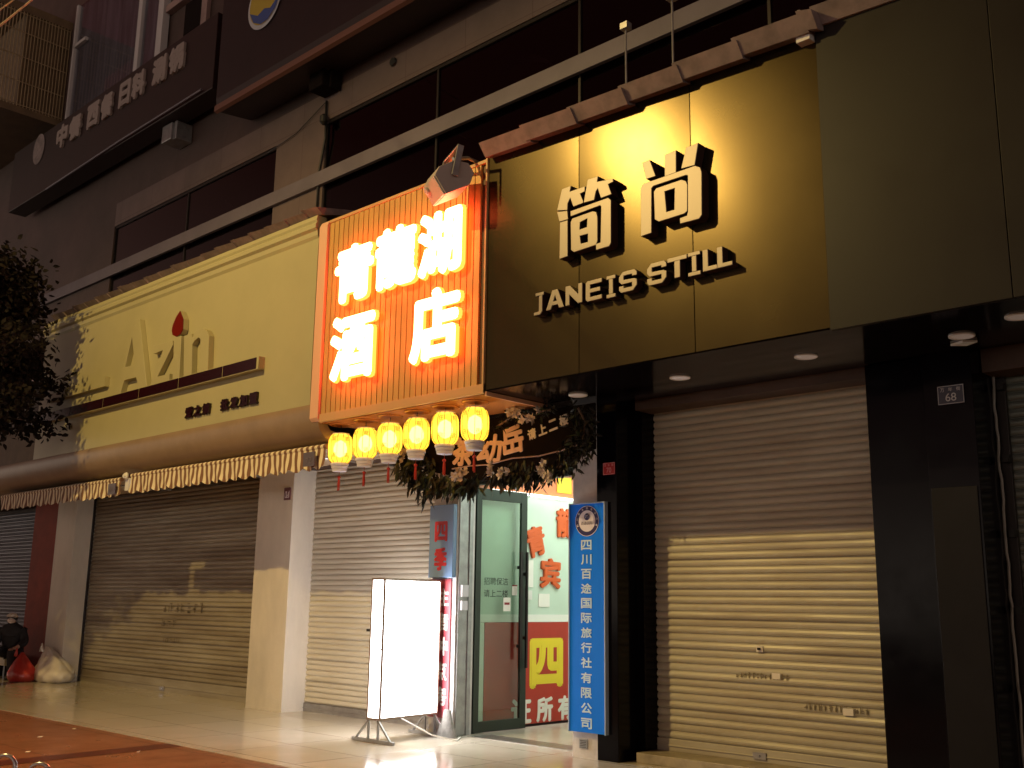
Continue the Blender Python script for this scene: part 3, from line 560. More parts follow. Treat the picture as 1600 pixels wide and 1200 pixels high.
s = MB(); s.box(-7.45, -7.425, 7.40, 8.34, 3.63, 3.675); s.build('underside_trim', mat('salmon_trim', (0.7, 0.36, 0.22), 0.4), Hh)
for ch, a, b, c, d, lab in (('青', -9.97, -9.24, 5.04, 5.75, 'glowing first character of the top row'), ('龍', -9.20, -8.48, 5.06, 5.79, 'glowing middle character of the top row'), ('湖', -8.45, -7.75, 5.04, 5.79, 'glowing last character of the top row'),
                      ('酒', -9.99, -9.17, 4.08, 4.88, 'glowing left character of the lower row'), ('店', -8.54, -7.75, 4.09, 4.90, 'glowing right character of the lower row')):
    s = MB(); put_text(s, ch, FX(7.355), a - 0.012, b + 0.012, c - 0.012, d + 0.012, 0.045, bold=0.036)
    o = s.build('character', M['halo'], Hh, label=lab)
    s = MB(); put_text(s, ch, FX(7.306), a, b, c, d, 0.02, bold=0.034); s.build('lit_face', M['face'], o)
def rotv(p, piv, ax, az):
    v = (Vector(p) - Vector(piv)) * 1.15; v = Matrix.Rotation(az, 3, 'Z') @ (Matrix.Rotation(ax, 3, 'X') @ v); return tuple(v + Vector(piv))
# floodlight on top of the sign
FL = thing('floodlight', 'grey floodlight in a U bracket hanging over the top edge of the glowing hotel sign', 'floodlight', (-8.0, 7.1, 6.05))
piv = (-8.0, 7.08, 6.17); ax, az = math.radians(34), math.radians(-24); FO = (0.30, -0.02, -0.24)
def fl(s, name, m, parent=FL, bev=0.006):
    s.v = [tuple(Vector(rotv(p, piv, ax, az)) + Vector(FO)) for p in s.v]; return s.build(name, m, parent, bevel=bev)
s = MB(); s.sweepx([(6.90, 6.06), (6.90, 6.26), (6.98, 6.31), (7.16, 6.30), (7.26, 6.22), (7.26, 6.12), (7.16, 6.04)], -8.17, -7.83); hs = fl(s, 'housing', M['lampgrey'])
s = MB(); s.box(-8.16, -7.84, 6.884, 6.899, 6.065, 6.255); fl(s, 'lens', mat('floodlight_lens', (0.5, 0.42, 0.38), 0.15))
s = MB(); s.lathe([(0.035, 0), (0.035, 0.02), (0.022, 0.024)], (0, 0, 0), 14); s.v = [(-8.08 + x, 6.88 - z, 6.20 + y) for x, y, z in s.v]; fl(s, 'cap', M['lampgrey'], bev=0)
s = MB(); s.box(-8.215, -8.195, 7.03, 7.09, 6.15, 6.44); s.box(-7.805, -7.785, 7.03, 7.09, 6.15, 6.44); s.box(-8.215, -7.785, 7.03, 7.09, 6.44, 6.46)
s.v = [tuple(Vector(rotv(p, piv, math.radians(-10), az)) + Vector(FO)) for p in s.v]; s.build('bracket', M['frame_grey'], FL, bevel=0.005)
s = MB(); s.tube([(-7.70, 7.10, 6.21), (-7.68, 7.3, 6.28), (-7.66, 7.62, 6.26)], 0.02, 8); s.build('mounting_arm', M['frame_grey'], FL)

# ---------------------------------------------------------------- lanterns
def lantern(x, y, zb, ang, label, first=None):
    if first is not None:
        t = copy_tree(first); t.location = (x, y, zb); t.rotation_euler = (0, 0, ang); t['label'] = label
        return t
    t = thing('paper_lantern', label, 'lantern', (0, 0, 0), 'yellow lanterns in a row under the hotel sign')
    H0 = 0.105; hh = 0.355; R = 0.150
    prof = []
    for i in range(15):
        u = i / 14; k = abs(2 * u - 1); r = R * (1 - 0.36 * k ** 4.2) * (1 - 0.05 * (1 - k)); r = R * (0.62 + 0.38 * (1 - k ** 4.5)); prof.append((r, H0 + hh * u))
    s = MB(); s.lathe(prof, n=48, capb=False, capt=False); s.build('shade', M['silk'], t, smooth=True)
    s = MB()
    for k in range(12):
        a = 2 * math.pi * k / 12 + 0.13
        s.tube([((r + 0.002) * math.cos(a), (r + 0.002) * math.sin(a), z) for r, z in prof], 0.0034, 4)
    s.build('ribs', mat('dark_lantern_wire', (0.10, 0.06, 0.01), 0.6), t)
    s = MB()
    for k, st in enumerate(('龍湖', '酒店', '住宿', '有房', '龍湖', '酒店')):
        a = 2 * math.pi * (k + 0.5) / 6 + 0.13 + 0.26
        for j, ch in enumerate(st):
            me = text_me(ch); zc = H0 + hh * (0.80 - 0.55 * j)
            def fn(c, a=a, zc=zc):
                u = (c.x - 0.5) * 0.058; v = (c.y - 0.4) * 0.062 + zc
                k2 = abs(2 * (v - H0) / hh - 1); r = R * (0.62 + 0.38 * (1 - k2 ** 4.5)) + 0.003
                return (r * math.cos(a + u / R), r * math.sin(a + u / R), v)
            s.mesh(me, fn)
    s.build('lettering', M['black_txt'], t)
    s = MB(); s.lathe([(0.05, 0), (0.085, 0.004), (0.09, 0.03), (0.082, 0.034), (0.095, 0.042), (0.10, 0.066), (0.092, 0.07), (0.108, 0.078), (0.110, 0.10), (0.10, 0.106)], n=32)
    s.build('base_cap', M['plastic_grey'], t, smooth=35)
    s = MB(); s.lathe([(0.105, H0 + hh - 0.004), (0.107, H0 + hh + 0.006), (0.03, H0 + hh + 0.02)], n=32, capb=False); s.build('top_cap', M['plastic_grey'], t, smooth=35)
    s = MB(); s.tube([(0, 0, H0 + hh + 0.015), (0, 0, 0.55 + 0.02)], 0.004, 6); s.build('hanging_cord', M['black_txt'], t)
    s = MB(); s.tube([(0, 0, 0), (0, 0, -0.05)], 0.003, 5); s.lathe([(0.004, -0.085), (0.018, -0.075), (0.022, -0.062), (0.014, -0.05), (0.003, -0.045)], n=10)
    for k in range(14):
        a = 2 * math.pi * k / 14; s.tube([(0.008 * math.cos(a), 0.008 * math.sin(a), -0.083), (0.013 * math.cos(a), 0.013 * math.sin(a), -0.15), (0.012 * math.cos(a + .3), 0.012 * math.sin(a + .3), -0.21 - 0.02 * math.sin(3 * k))], 0.0035, 4)
    s.build('tassel', M['tassel'], t)
    s = MB(); s.lathe([(0.004, H0 + 0.07), (0.05, H0 + 0.09), (0.080, H0 + 0.14), (0.082, H0 + 0.19), (0.06, H0 + 0.25), (0.01, H0 + 0.28)], n=24); s.build('bulb', emitter('lantern_bulb', (1.0, 0.80, 0.42), 9.5), t)
    t.location = (x, y, zb); t.rotation_euler = (0, 0, ang)
    return t
LP = [(-10.17, 3.075, 'yellow lantern at the far left end of the row, nearest the striped awning'), (-9.69, 3.095, 'second yellow lantern from the left in the row'), (-9.245, 3.105, 'third yellow lantern from the left, its tassel against the cream shutter'),
      (-8.775, 3.11, 'third yellow lantern from the right in the row'), (-8.305, 3.125, 'second yellow lantern from the right, in front of the black hanging board'), (-7.84, 3.125, 'yellow lantern at the right end of the row, nearest the gold sign')]
l0 = None
for i, (x, z, lb) in enumerate(LP):
    o = lantern(x, 7.65, z, i * 0.55, lb, l0)
    if l0 is None: l0 = o
s = None
for i, (x, z, lb) in enumerate(LP):
    s = MB(); s.lathe([(0.13, 0.0), (0.15, 0.006), (0.15, 0.012)], (x, 7.65, 3.638), 28); s.build('hanging_plate', M['tansoffit'], Hh)
# ---------------------------------------------------------------- cream sign
A_ = thing('cream_fascia_sign', 'wide cream shop sign with raised letters, a red drop over the i and dark strip', 'shop sign', (-14.5, 7.45, 3.45))
s = MB(); s.box(-18.7, -10.49, 7.40, 7.5, 3.88, 6.06); s.build('panel', M['azin'], A_)
s = MB(); s.sweepx([(7.5, 6.36), (7.36, 6.36), (7.345, 6.30), (7.36, 6.27), (7.335, 6.24), (7.335, 6.19), (7.37, 6.16), (7.375, 6.10), (7.40, 6.06), (7.5, 6.06)], -18.7, -10.49); s.build('top_moulding', M['azin'], A_)
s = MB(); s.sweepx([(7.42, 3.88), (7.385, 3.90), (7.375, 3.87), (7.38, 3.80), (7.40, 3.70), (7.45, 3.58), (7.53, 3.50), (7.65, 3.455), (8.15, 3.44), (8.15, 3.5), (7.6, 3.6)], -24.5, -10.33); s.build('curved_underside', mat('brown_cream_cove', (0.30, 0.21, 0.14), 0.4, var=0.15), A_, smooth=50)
s = MB(); s.sweepx([(7.5, 6.06), (7.395, 6.06), (7.39, 5.9), (7.39, 4.1), (7.395, 3.9), (7.5, 3.9)], -10.62, -10.485); s.build('end_moulding', M['azin'], A_)
for k, gl in AZIN.items():
    s = MB(); put_poly(s, [gl], FX(7.398), 0.085, bev=0.004)
    if k == 'drop':
        s2 = MB(); put_poly(s2, [gl], FX(7.31), 0.008); o = s.build('drop', M['azin'], A_); s2.build('red_face', M['dropred'], o)
    else: s.build('latin_letter', M['azin'], A_)
s = MB(); s.box(-19.5, -11.55, 7.305, 7.398, 4.495, 4.665); o = s.build('raised_strip', M['azin'], A_)
s = MB(); x = -19.49
while x < -11.6:
    xe = min(x + 1.18, -11.58); s.box(x, xe - 0.02, 7.298, 7.306, 4.505, 4.655); x += 1.18
s.build('dark_face', M['azdark'], o)
s = MB(); s.sweepx([(7.398, 4.86), (7.32, 4.86), (7.32, 5.02), (7.398, 5.02)], -18.2, -16.0); s.build('raised_strip', M['azin'], A_)
s = MB(); x = -13.47
for ch in '爱之婧 批发加盟':
    s = MB()
    if ch != ' ': put_text(s, ch, FX(7.398), x, x + 0.20, 4.055, 4.215, 0.035, bold=0.010); s.build('small_character', M['azdark'], A_)
    x += 0.235
# ---------------------------------------------------------------- awnings
def awning(x0, x1, zt, zb, label, sag):
    t = thing('striped_awning', label, 'awning', ((x0 + x1) / 2, 7.6, zb), 'striped awnings under the cream sign')
    n = int((x1 - x0) / 0.02); vs = []; rows = 6
    for i in range(n + 1):
        x = x0 + (x1 - x0) * i / n
        edge = zb + 0.028 * (1 - abs(math.sin((x - x0) / 0.235 * math.pi))) * 1.6
        for j in range(rows + 1):
            u = j / rows; z = zt + (edge - zt) * u
            y = 7.5 + 0.020 * u * math.sin(x * 10.5 + 1.2 * math.sin(x * 2.1)) + 0.012 * u * math.sin(x * 27 + z * 20)
            vs.append((x + 0.015 * u * math.sin(x * 9 + 3 * z), y, z))
    m = rows + 1
    s = MB(); s.add(vs, [(i*m+j, (i+1)*m+j, (i+1)*m+j+1, i*m+j+1) for i in range(n) for j in range(rows)]); s.keep = True
    s.build('valance', M['stripe'], t, smooth=True)
    s = MB(); s.tube([(x0, 7.52, zt + 0.02), (x1, 7.52, zt + 0.02)], 0.032, 12); s.build('front_tube', M['stripe'], t, smooth=60)
    s = MB(); s.sweepx([(7.52, zt + 0.045), (8.9, zt + 0.075), (8.9, zt + 0.085), (7.52, zt + 0.055)], x0 + 0.05, x1 - 0.05); s.build('canvas', M['stripe'], t)
    s = MB(); s.tube([((x0 * .7 + x1 * .3), 7.55, zt), ((x0 * .7 + x1 * .3) + 0.3, 8.2, zt + 0.0), ((x0 * .7 + x1 * .3), 8.85, zt + 0.03)], 0.018, 6); s.tube([((x0 * .2 + x1 * .8), 7.55, zt), ((x0 * .2 + x1 * .8) + 0.3, 8.2, zt + 0.0), ((x0 * .2 + x1 * .8), 8.85, zt + 0.03)], 0.018, 6)
    s.build('folding_arms', M['frame_grey'], t); return t
awning(-15.19, -10.25, 3.36, 3.10, 'brightly lit striped awning nearest the hotel sign', 0)
awning(-20.2, -15.50, 3.33, 3.08, 'striped awning further along, half in the tree shadow', 0)
s = MB(); s.lathe([(0.055, 0), (0.06, 0.02), (0.03, 0.06)], (0, 0, 0), 16); s.v = [(-15.30 + x, 7.49 - z, 3.38 + y) for x, y, z in s.v]; s.box(-15.36, -15.24, 7.5, 7.6, 3.16, 3.34)
tag(s.build('awning_gearbox', M['white']), 'small round awning winder between the two striped awnings', 'winder')
for x, z, lb, m in ((-10.50, 3.235, 'small dim plate fixed on the awning edge beside the first lantern', M['navy']), (-15.66, 3.20, 'small grey plate hanging on the far awning beside the winder', M['frame_grey'])):
    s = MB(); s.box(x - 0.115, x + 0.115, 7.43, 7.445, z - 0.085, z + 0.085); o = s.build('number_plate', mat('dull_blue_plate', (0.10, 0.08, 0.11), 0.4)); tag(o, lb, 'number plate')
    s = MB(); put_text(s, '72', FX(7.4295), x - 0.06, x + 0.06, z - 0.055, z + 0.02, 0.003) if x > -12 else smudge(s, x - 0.07, x + 0.07, z - 0.05, z + 0.05, 7.426, 0.05); s.build('number', M['lilac'], o)
s = MB(); s.box(-13.05, -12.90, 8.83, 8.846, 2.99, 3.17); o = s.build('number_plate', mat('maroon_plate', (0.12, 0.03, 0.04), 0.4)); tag(o, 'dark maroon plate high on the broad cream pillar below the awning', 'number plate')
s = MB(); smudge(s, -13.02, -12.94, 3.02, 3.14, 8.826, 0.04); s.build('number', M['palepink'], o)
# ---------------------------------------------------------------- downlights
def downlight(x, y, r, lb, first=None):
    if first is not None: t = copy_tree(first); t.location = (x, y, 3.665); t['label'] = lb; return t
    t = thing('recessed_downlight', lb, 'downlight', (0, 0, 0), 'unlit downlights in the black soffit')
    s = MB(); s.lathe([(r, 0.014), (r, 0.004), (r * 0.93, 0.0), (r * 0.86, 0.002), (r * 0.84, 0.012)], n=32, capb=False, capt=False); s.build('trim_ring', M['white'], t, smooth=50)
    s = MB(); s.lathe([(0.001, 0.006), (r * 0.84, 0.006), (r * 0.84, 0.010)], n=32); s.build('diffuser', mat('white_glow_diffuser', (0.80, 0.76, 0.76), 0.35, emit=(1, .93, .9), estr=0.03), t)  # faint glow put into the diffuser colour though the lamp is off
    t.location = (x, y, 3.665); return t
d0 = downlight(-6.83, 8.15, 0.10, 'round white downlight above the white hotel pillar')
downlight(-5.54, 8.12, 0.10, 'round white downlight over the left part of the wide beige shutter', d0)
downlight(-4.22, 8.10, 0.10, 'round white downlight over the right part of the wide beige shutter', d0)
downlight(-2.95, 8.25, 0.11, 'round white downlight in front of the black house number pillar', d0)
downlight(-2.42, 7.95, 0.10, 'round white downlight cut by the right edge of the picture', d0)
s = MB(); s.add([(-3.12, 8.46, 3.66), (-3.0, 8.40, 3.66), (-2.91, 8.47, 3.66), (-3.02, 8.54, 3.66), (-3.12, 8.46, 3.678), (-3.0, 8.40, 3.678), (-2.91, 8.47, 3.678), (-3.02, 8.54, 3.678)], [(0,3,2,1),(4,5,6,7),(0,1,5,4),(1,2,6,5),(2,3,7,6),(3,0,4,7)])
tag(s.build('ceiling_sensor', M['white']), 'small square white sensor on the soffit above the house number', 'sensor')
# house number plates
def plate(x0, x1, z0, z1, Y, pm, tm, num, lb):
    s = MB(); s.box(x0, x1, Y - 0.006, Y, z0, z1); o = s.build('house_number_plate', pm, bevel=0.002); tag(o, lb, 'house number')
    s = MB(); f = 0.004
    for a, b, c, d in ((x0+f, x1-f, z0+f, z0+2*f), (x0+f, x1-f, z1-2*f, z1-f), (x0+f, x0+2*f, z0+2*f, z1-2*f), (x1-2*f, x1-f, z0+2*f, z1-2*f)): s.box(a, b, Y - 0.008, Y - 0.006, c, d)
    s.build('border', tm, o)
    s = MB(); w = x1 - x0; h = z1 - z0
    put_text(s, num, FX(Y - 0.0062), x0 + w*.3, x1 - w*.3, z0 + h*.16, z0 + h*.58, 0.002)
    for i, ch in enumerate('万年街' if num == '68' else '万年街'): put_text(s, ch, FX(Y - 0.0062), x0 + w*(.12 + .30*i), x0 + w*(.27 + .30*i), z0 + h*.68, z0 + h*.88, 0.002)
    s.build('number', tm, o)
plate(-3.335, -3.115, 3.22, 3.38, 8.672, mat('black_plate', (0.03, 0.03, 0.06), 0.3), mat('silver_ink', (0.5, 0.5, 0.52), 0.5), '68', 'house number 68 plate on the black pillar at the right')
plate(-6.935, -6.775, 2.90, 3.03, 8.695, mat('red_plate', (0.42, 0.02, 0.03), 0.4), mat('pink_ink', (0.7, 0.35, 0.38), 0.5), '70', 'small red house number 70 plate on the black pillar beside the hotel door')
# ---------------------------------------------------------------- vertical company boards
V = thing('blue_company_board', 'tall bright blue vertical board with a round emblem and white Chinese characters', 'signboard', (-7.13, 8.66, 0.26))
s = MB(); s.box(-7.375, -6.885, 8.655, 8.70, 0.262, 2.61); s.build('board', M['blue'], V, bevel=0.003)
s = MB()
for a, b, c, d in ((-7.378, -7.366, 0.258, 2.615), (-6.894, -6.88, 0.258, 2.615)): s.box(a, b, 8.645, 8.705, c, d)
s.box(-7.366, -6.894, 8.645, 8.655, 2.602, 2.615); s.build('edge_trim', mat('pale_blue_edge', (0.35, 0.45, 0.62), 0.4), V)
zs = [2.165 - 0.1512 * i for i in range(13)]
for i, ch in enumerate('四川百途国际旅行社有限公司'):
    s = MB(); put_text(s, ch, FX(8.6545), -7.21, -7.065, zs[i] - 0.052, zs[i] + 0.055, 0.003, bold=0.0035); s.build('character', M['skyblue_txt'], V)
def disc(s, cx, cz, rx, rz, Y, th=0.002, n=40, rin=None):
    vs = []; 
    for k in range(n):
        a = 2 * math.pi * k / n; vs.append((cx + rx * math.cos(a), Y - th, cz + rz * math.sin(a)))
    if rin is None: s.add(vs, [tuple(range(n))])
    else:
        for k in range(n):
            a = 2 * math.pi * k / n; vs.append((cx + rx * rin * math.cos(a), Y - th, cz + rz * rin * math.sin(a)))
        s.add(vs, [(k, (k+1) % n, n + (k+1) % n, n + k) for k in range(n)])
cx, cz = -7.125, 2.42
s = MB(); disc(s, cx, cz, 0.160, 0.160, 8.6545, 0.002); em = s.build('emblem', M['navy'], V)
s = MB(); disc(s, cx, cz, 0.162, 0.162, 8.6545, 0.003, rin=0.965); s.build('ring', M['palepink'], em)
s = MB(); disc(s, cx, cz, 0.114, 0.114, 8.6545, 0.0035); s.build('ground', M['palepink'], em)
s = MB(); disc(s, cx, cz + 0.045, 0.038, 0.038, 8.6545, 0.005); put_text(s, '百途国际', FX(8.6502), cx - 0.08, cx + 0.08, cz - 0.04, cz - 0.005, 0.001); s.build('mark', M['navy'], em)
s = MB()
for k, ch in enumerate('四川百途国际旅行社'):
    a = math.radians(200 - 27.5 * k); x_ = cx + 0.136 * math.cos(a); z_ = cz + 0.136 * math.sin(a); put_text(s, ch, FX(8.6515), x_ - 0.012, x_ + 0.012, z_ - 0.012, z_ + 0.012, 0.001, rot=a - math.pi / 2)
for sx in (-1, 1): disc(s, cx + sx * 0.13, cz - 0.05, 0.008, 0.008, 8.6515, 0.001, n=5)
for k in range(5): s.bar((cx - 0.03, 8.649, cz + 0.045 + 0.025 * math.sin(k)), (cx + 0.03, 8.649, cz + 0.03 + 0.012 * k), 0.0045, 0.001)
s.build('ring_text', M['palepink'], em)
s = MB(); s.box(-7.28, -7.17, 8.705, 8.719, 0.095, 0.19); o = s.build('vent_cover', M['frame_grey'], bevel=0.002); tag(o, 'small grey cover plate under the blue board', 'cover plate')
s = MB(); [s.box(-7.265, -7.185, 8.702, 8.705, 0.105 + 0.016 * k, 0.111 + 0.016 * k) for k in range(5)]; s.build('slots', M['black_txt'], o)
V2 = thing('blue_lightbox_sign', 'glossy grey blue vertical sign with red characters on the pillar left of the hotel door', 'signboard', (-9.42, 8.68, 1.83))
s = MB(); s.box(-9.79, -9.36, 8.80, 8.865, 1.845, 2.735); s.build('case', M['bluegloss'], V2, bevel=0.006)
for ch, a, b in (('四', 2.28, 2.53), ('季', 1.93, 2.21)):
    s = MB(); put_text(s, ch, FX(8.7995), -9.69, -9.46, a, b, 0.004, bold=0.012); s.build('character', M['red_txt'], V2)
V3 = thing('red_strip_sign', 'narrow red vertical sign with pale characters half hidden behind the glowing light box', 'signboard', (-9.36, 8.7, 0.2))
s = MB(); s.box(-9.79, -9.425, 8.85, 8.868, 0.2, 1.83); s.build('board', mat('dull_red_board', (0.40, 0.06, 0.08), 0.4), V3, bevel=0.003)
for i, ch in enumerate('住宿钟点房'):
    s = MB(); put_text(s, ch, FX(8.8495), -9.70, -9.46, 1.50 - 0.29 * i, 1.72 - 0.29 * i, 0.004, bold=0.008); s.build('character', M['white_txt'], V3)
s = MB(); s.lathe([(0.20, 0.0), (0.19, 0.05), (0.10, 0.18), (0.07, 0.30), (0.05, 0.31)], (-9.36, 8.78, 0.004), 20); s.v = [(-9.36 + (x + 9.36) * .8, 8.78 + (y - 8.78) * .4, z) for x, y, z in s.v]
tag(s.build('stone_foot', mat('dirty_grey_stone', (0.30, 0.29, 0.27), 0.7, var=0.5, vscale=8, bump=0.4), smooth=40), 'dirty grey stone foot at the base of the pillar behind the light box', 'stone')
# ---------------------------------------------------------------- light box
LB = thing('light_box_sign', 'standing light box glowing pure white in front of the cream shutter', 'light box', (-9.55, 8.3, 0.004))
b0 = Vector((-9.53, 7.80, 0)); b1 = Vector((-9.645, 8.79, 0)); dv = (b1 - b0); nv = Vector((dv.y, -dv.x, 0)).normalized()
def LBp(t, o, z): p = b0 + dv * t + nv * o; return (p.x, p.y, z)
def lb(s, t0, t1, o0, o1, z0, z1):
    vs = [LBp(t, o, z) for z in (z0, z1) for (t, o) in ((t0, o0), (t1, o0), (t1, o1), (t0, o1))]
    return s.add(vs, [(0,3,2,1),(4,5,6,7),(0,1,5,4),(1,2,6,5),(2,3,7,6),(3,0,4,7)])
s = MB(); w = 0.105
for (t0, t1) in ((0, 0.022), (0.978, 1.0)):
    for (o0, o1) in ((-w, -w + 0.022), (w - 0.022, w)): lb(s, t0, t1, o0, o1, 0.245, 1.815)
for z0, z1 in ((0.245, 0.27), (1.79, 1.815)):
    lb(s, 0.022, 0.978, -w, -w + 0.022, z0, z1); lb(s, 0.022, 0.978, w - 0.022, w, z0, z1); lb(s, 0, 0.022, -w + 0.022, w - 0.022, z0, z1); lb(s, 0.978, 1, -w + 0.022, w - 0.022, z0, z1)
lb(s, 0, 0.022, -w + 0.022, w - 0.022, 1.01, 1.025)
s.build('frame', mat('bronze_box_frame', (0.30, 0.22, 0.17), 0.4, metal=0.6), LB, bevel=0.002)
s = MB(); lb(s, 0.022, 0.978, w - 0.016, w - 0.008, 0.27, 1.79); s.build('side_panel', M['boxlit'], LB)
s = MB(); lb(s, 0.022, 0.978, -w + 0.008, -w + 0.016, 0.27, 1.79); s.build('side_panel', M['boxlit'], LB)
s = MB(); lb(s, 0.006, 0.014, -w + 0.022, w - 0.022, 0.27, 1.01); lb(s, 0.006, 0.014, -w + 0.022, w - 0.022, 1.025, 1.79); s.build('end_panel', M['boxlit'], LB)
s = MB(); lb(s, 0.986, 0.994, -w + 0.022, w - 0.022, 0.27, 1.79); lb(s, 0.022, 0.978, -w + 0.03, w - 0.03, 1.795, 1.81); lb(s, 0.022, 0.978, -w + 0.03, w - 0.03, 0.25, 0.265); s.build('closing_panel', M['frame_grey'], LB)
s = MB(); lb(s, 0.0, 0.03, -w - 0.055, -w, 1.21, 1.24); s.build('latch', M['black_txt'], LB)
for t in (0.01, 0.97):
    c = LBp(t, 0, 0); s = MB()
    s.bar((c[0] - 0.36, c[1], 0.024), (c[0] + 0.36, c[1], 0.024), 0.035)
    for sx in (-1, 1):
        s.bar((c[0] + sx * 0.30, c[1], 0.035), (c[0] + sx * 0.08, c[1], 0.245), 0.022); s.bar((c[0] + sx * 0.085, c[1], 0.04), (c[0] + sx * 0.085, c[1], 0.245), 0.022)
    s.build('foot', M['frame_grey'], LB, bevel=0.002)
s = MB(); s.tube([LBp(.35, 0.1, 0.25), (-9.15, 8.35, 0.08), (-9.0, 8.6, 0.012), (-9.2, 8.85, 0.012)], 0.008, 6); s.build('power_lead', M['white'], LB)
# ---------------------------------------------------------------- hanging board + garland
BD = thing('hanging_board', 'black painted board above the hotel door with pale brush characters', 'signboard', (-8.0, 8.42, 2.95))
s = MB(); s.add([(-9.62, 8.44, 3.64), (-9.5, 8.44, 3.12), (-8.6, 8.44, 2.93), (-7.6, 8.44, 2.93), (-6.85, 8.44, 3.15), (-6.85, 8.44, 3.64)] + [(-9.62, 8.47, 3.64), (-9.5, 8.47, 3.12), (-8.6, 8.47, 2.93), (-7.6, 8.47, 2.93), (-6.85, 8.47, 3.15), (-6.85, 8.47, 3.64)],
      [(0,1,2,3,4,5), (11,10,9,8,7,6)] + [(i, (i+1) % 6, 6 + (i+1) % 6, 6 + i) for i in range(6)]); s.build('board', M['black'], BD)
for ch, a, b, c, d, rt in (('茶', -9.02, -8.66, 3.12, 3.46, -.1), ('幼', -8.60, -8.20, 3.12, 3.46, -.1), ('岳', -8.22, -7.86, 3.19, 3.52, 0.12)):
    s = MB(); put_text(s, ch, FX(8.4395), a, b, c, d, 0.01, bold=0.014, rot=rt); s.build('brush_character', mat('pale_pink_lettering', (0.80, 0.55, 0.50), 0.5), BD)
for i, ch in enumerate('请上二楼'):
    s = MB(); x = -7.80 + 0.155 * i; z = 3.33 + 0.035 * i; put_text(s, ch, FX(8.4395), x, x + 0.125, z, z + 0.125, 0.008, bold=0.005, rot=0.2); s.build('small_character', M['white_txt'], BD)
s = MB(); s.tube([(-9.0, 8.42, 3.10), (-8.7, 8.41, 3.11), (-8.4, 8.41, 3.10), (-8.0, 8.40, 3.14), (-7.6, 8.40, 3.13), (-7.3, 8.40, 3.16), (-7.05, 8.40, 3.20)], 0.008, 6); s.build('twig', mat('pale_twig', (0.45, 0.28, 0.22), 0.7), BD)
def leaf(s, p, d, L, w, r):
    d = Vector(d).normalized(); u = d.cross(Vector((r.uniform(-1, 1), r.uniform(-1, 1), r.uniform(-1, 1)))).normalized(); n = d.cross(u)
    p = Vector(p); vs = [p, p + d*L*.3 + u*w*.5, p + d*L*.62 + u*w*.42 - n*L*.06, p + d*L - n*L*.16, p + d*L*.62 - u*w*.42 - n*L*.06, p + d*L*.3 - u*w*.5, p + d*L*.45 + n*w*.12]
    s.add(vs, [(0,1,6),(1,2,6),(2,3,6),(3,4,6),(4,5,6),(5,0,6)])
def garland(path, n, label, dens=0.11, L=(0.10, 0.20), flowers=(), down=0.6, m2=0.2):
    t = thing('artificial_garland', label, 'garland', path[0], 'artificial vine garlands around the hanging board')
    r = random.Random(n); s1 = MB(); s2 = MB(); s1.keep = s2.keep = True
    segs = [(Vector(path[i]), Vector(path[i+1])) for i in range(len(path) - 1)]; ln = [(b - a).length for a, b in segs]
    for k in range(n):
        a, b = r.choices(segs, ln)[0]; p = a.lerp(b, r.random()) + Vector((r.gauss(0, dens), r.gauss(0, dens * .6), r.gauss(0, dens)))
        d = (r.gauss(0, .6), r.gauss(-.35, .5), r.gauss(-down, .5)); LL = r.uniform(*L)
        leaf(s2 if r.random() < m2 else s1, p, d, LL, LL * r.uniform(.22, .36), r)
    s1.build('leaves', M['leaf'], t); s2.build('pale_leaves', M['leaf2'], t)
    s = MB(); s.tube(path, 0.012, 6); s.build('vine', M['twig'], t)
    for f in flowers:
        s = MB(); s.keep = True
        for q in range(4):
            c = Vector(f) + Vector((r.gauss(0, .05), -.03, r.gauss(0, .05)))
            for k in range(5):
                a = 2 * math.pi * k / 5 + q; d = Vector((math.cos(a), -0.45, math.sin(a))); leaf(s, c, d, 0.062, 0.05, r)
        s.build('blossom', M['petal'], t)
    return t
garland([(-9.76, 8.36, 3.45), (-9.66, 8.34, 3.28), (-9.5, 8.34, 3.08), (-9.25, 8.33, 2.97)], 420, 'dark leafy garland at the left end of the black hanging board', down=.9, flowers=[(-9.62, 8.2, 3.28)])
garland([(-9.2, 8.33, 2.96), (-8.9, 8.30, 2.90), (-8.6, 8.3, 2.88), (-8.45, 8.3, 2.90)], 300, 'leafy garland with pale blossoms hanging at the door frame', dens=.055, L=(.09,.17), down=1.6, flowers=[(-8.62, 8.2, 2.97), (-8.55, 8.18, 2.92)], m2=.4)
garland([(-8.2, 8.33, 2.96), (-7.9, 8.3, 2.94), (-7.5, 8.3, 2.94), (-7.2, 8.32, 2.98)], 360, 'leafy garland drooping over the open hotel doorway', dens=.055, L=(.09,.17), down=1.6, flowers=[(-8.02, 8.16, 3.0), (-7.90, 8.16, 3.0), (-7.28, 8.2, 2.95), (-7.22, 8.2, 2.86)], m2=.28)
garland([(-7.12, 8.33, 3.02), (-6.92, 8.33, 3.18), (-6.88, 8.33, 3.42), (-6.98, 8.33, 3.58)], 430, 'dense dark leafy garland at the right end of the black hanging board', dens=.075, L=(.06, .13), flowers=[], m2=.1)
garland([(-8.15, 8.30, 3.50), (-7.9, 8.28, 3.58), (-7.6, 8.30, 3.60), (-7.3, 8.3, 3.60)], 150, 'short leafy garland with blossoms along the top of the black hanging board', dens=.035, L=(.06,.12), flowers=[(-7.74, 8.18, 3.58), (-7.68, 8.16, 3.52), (-7.48, 8.18, 3.53)], down=.2)
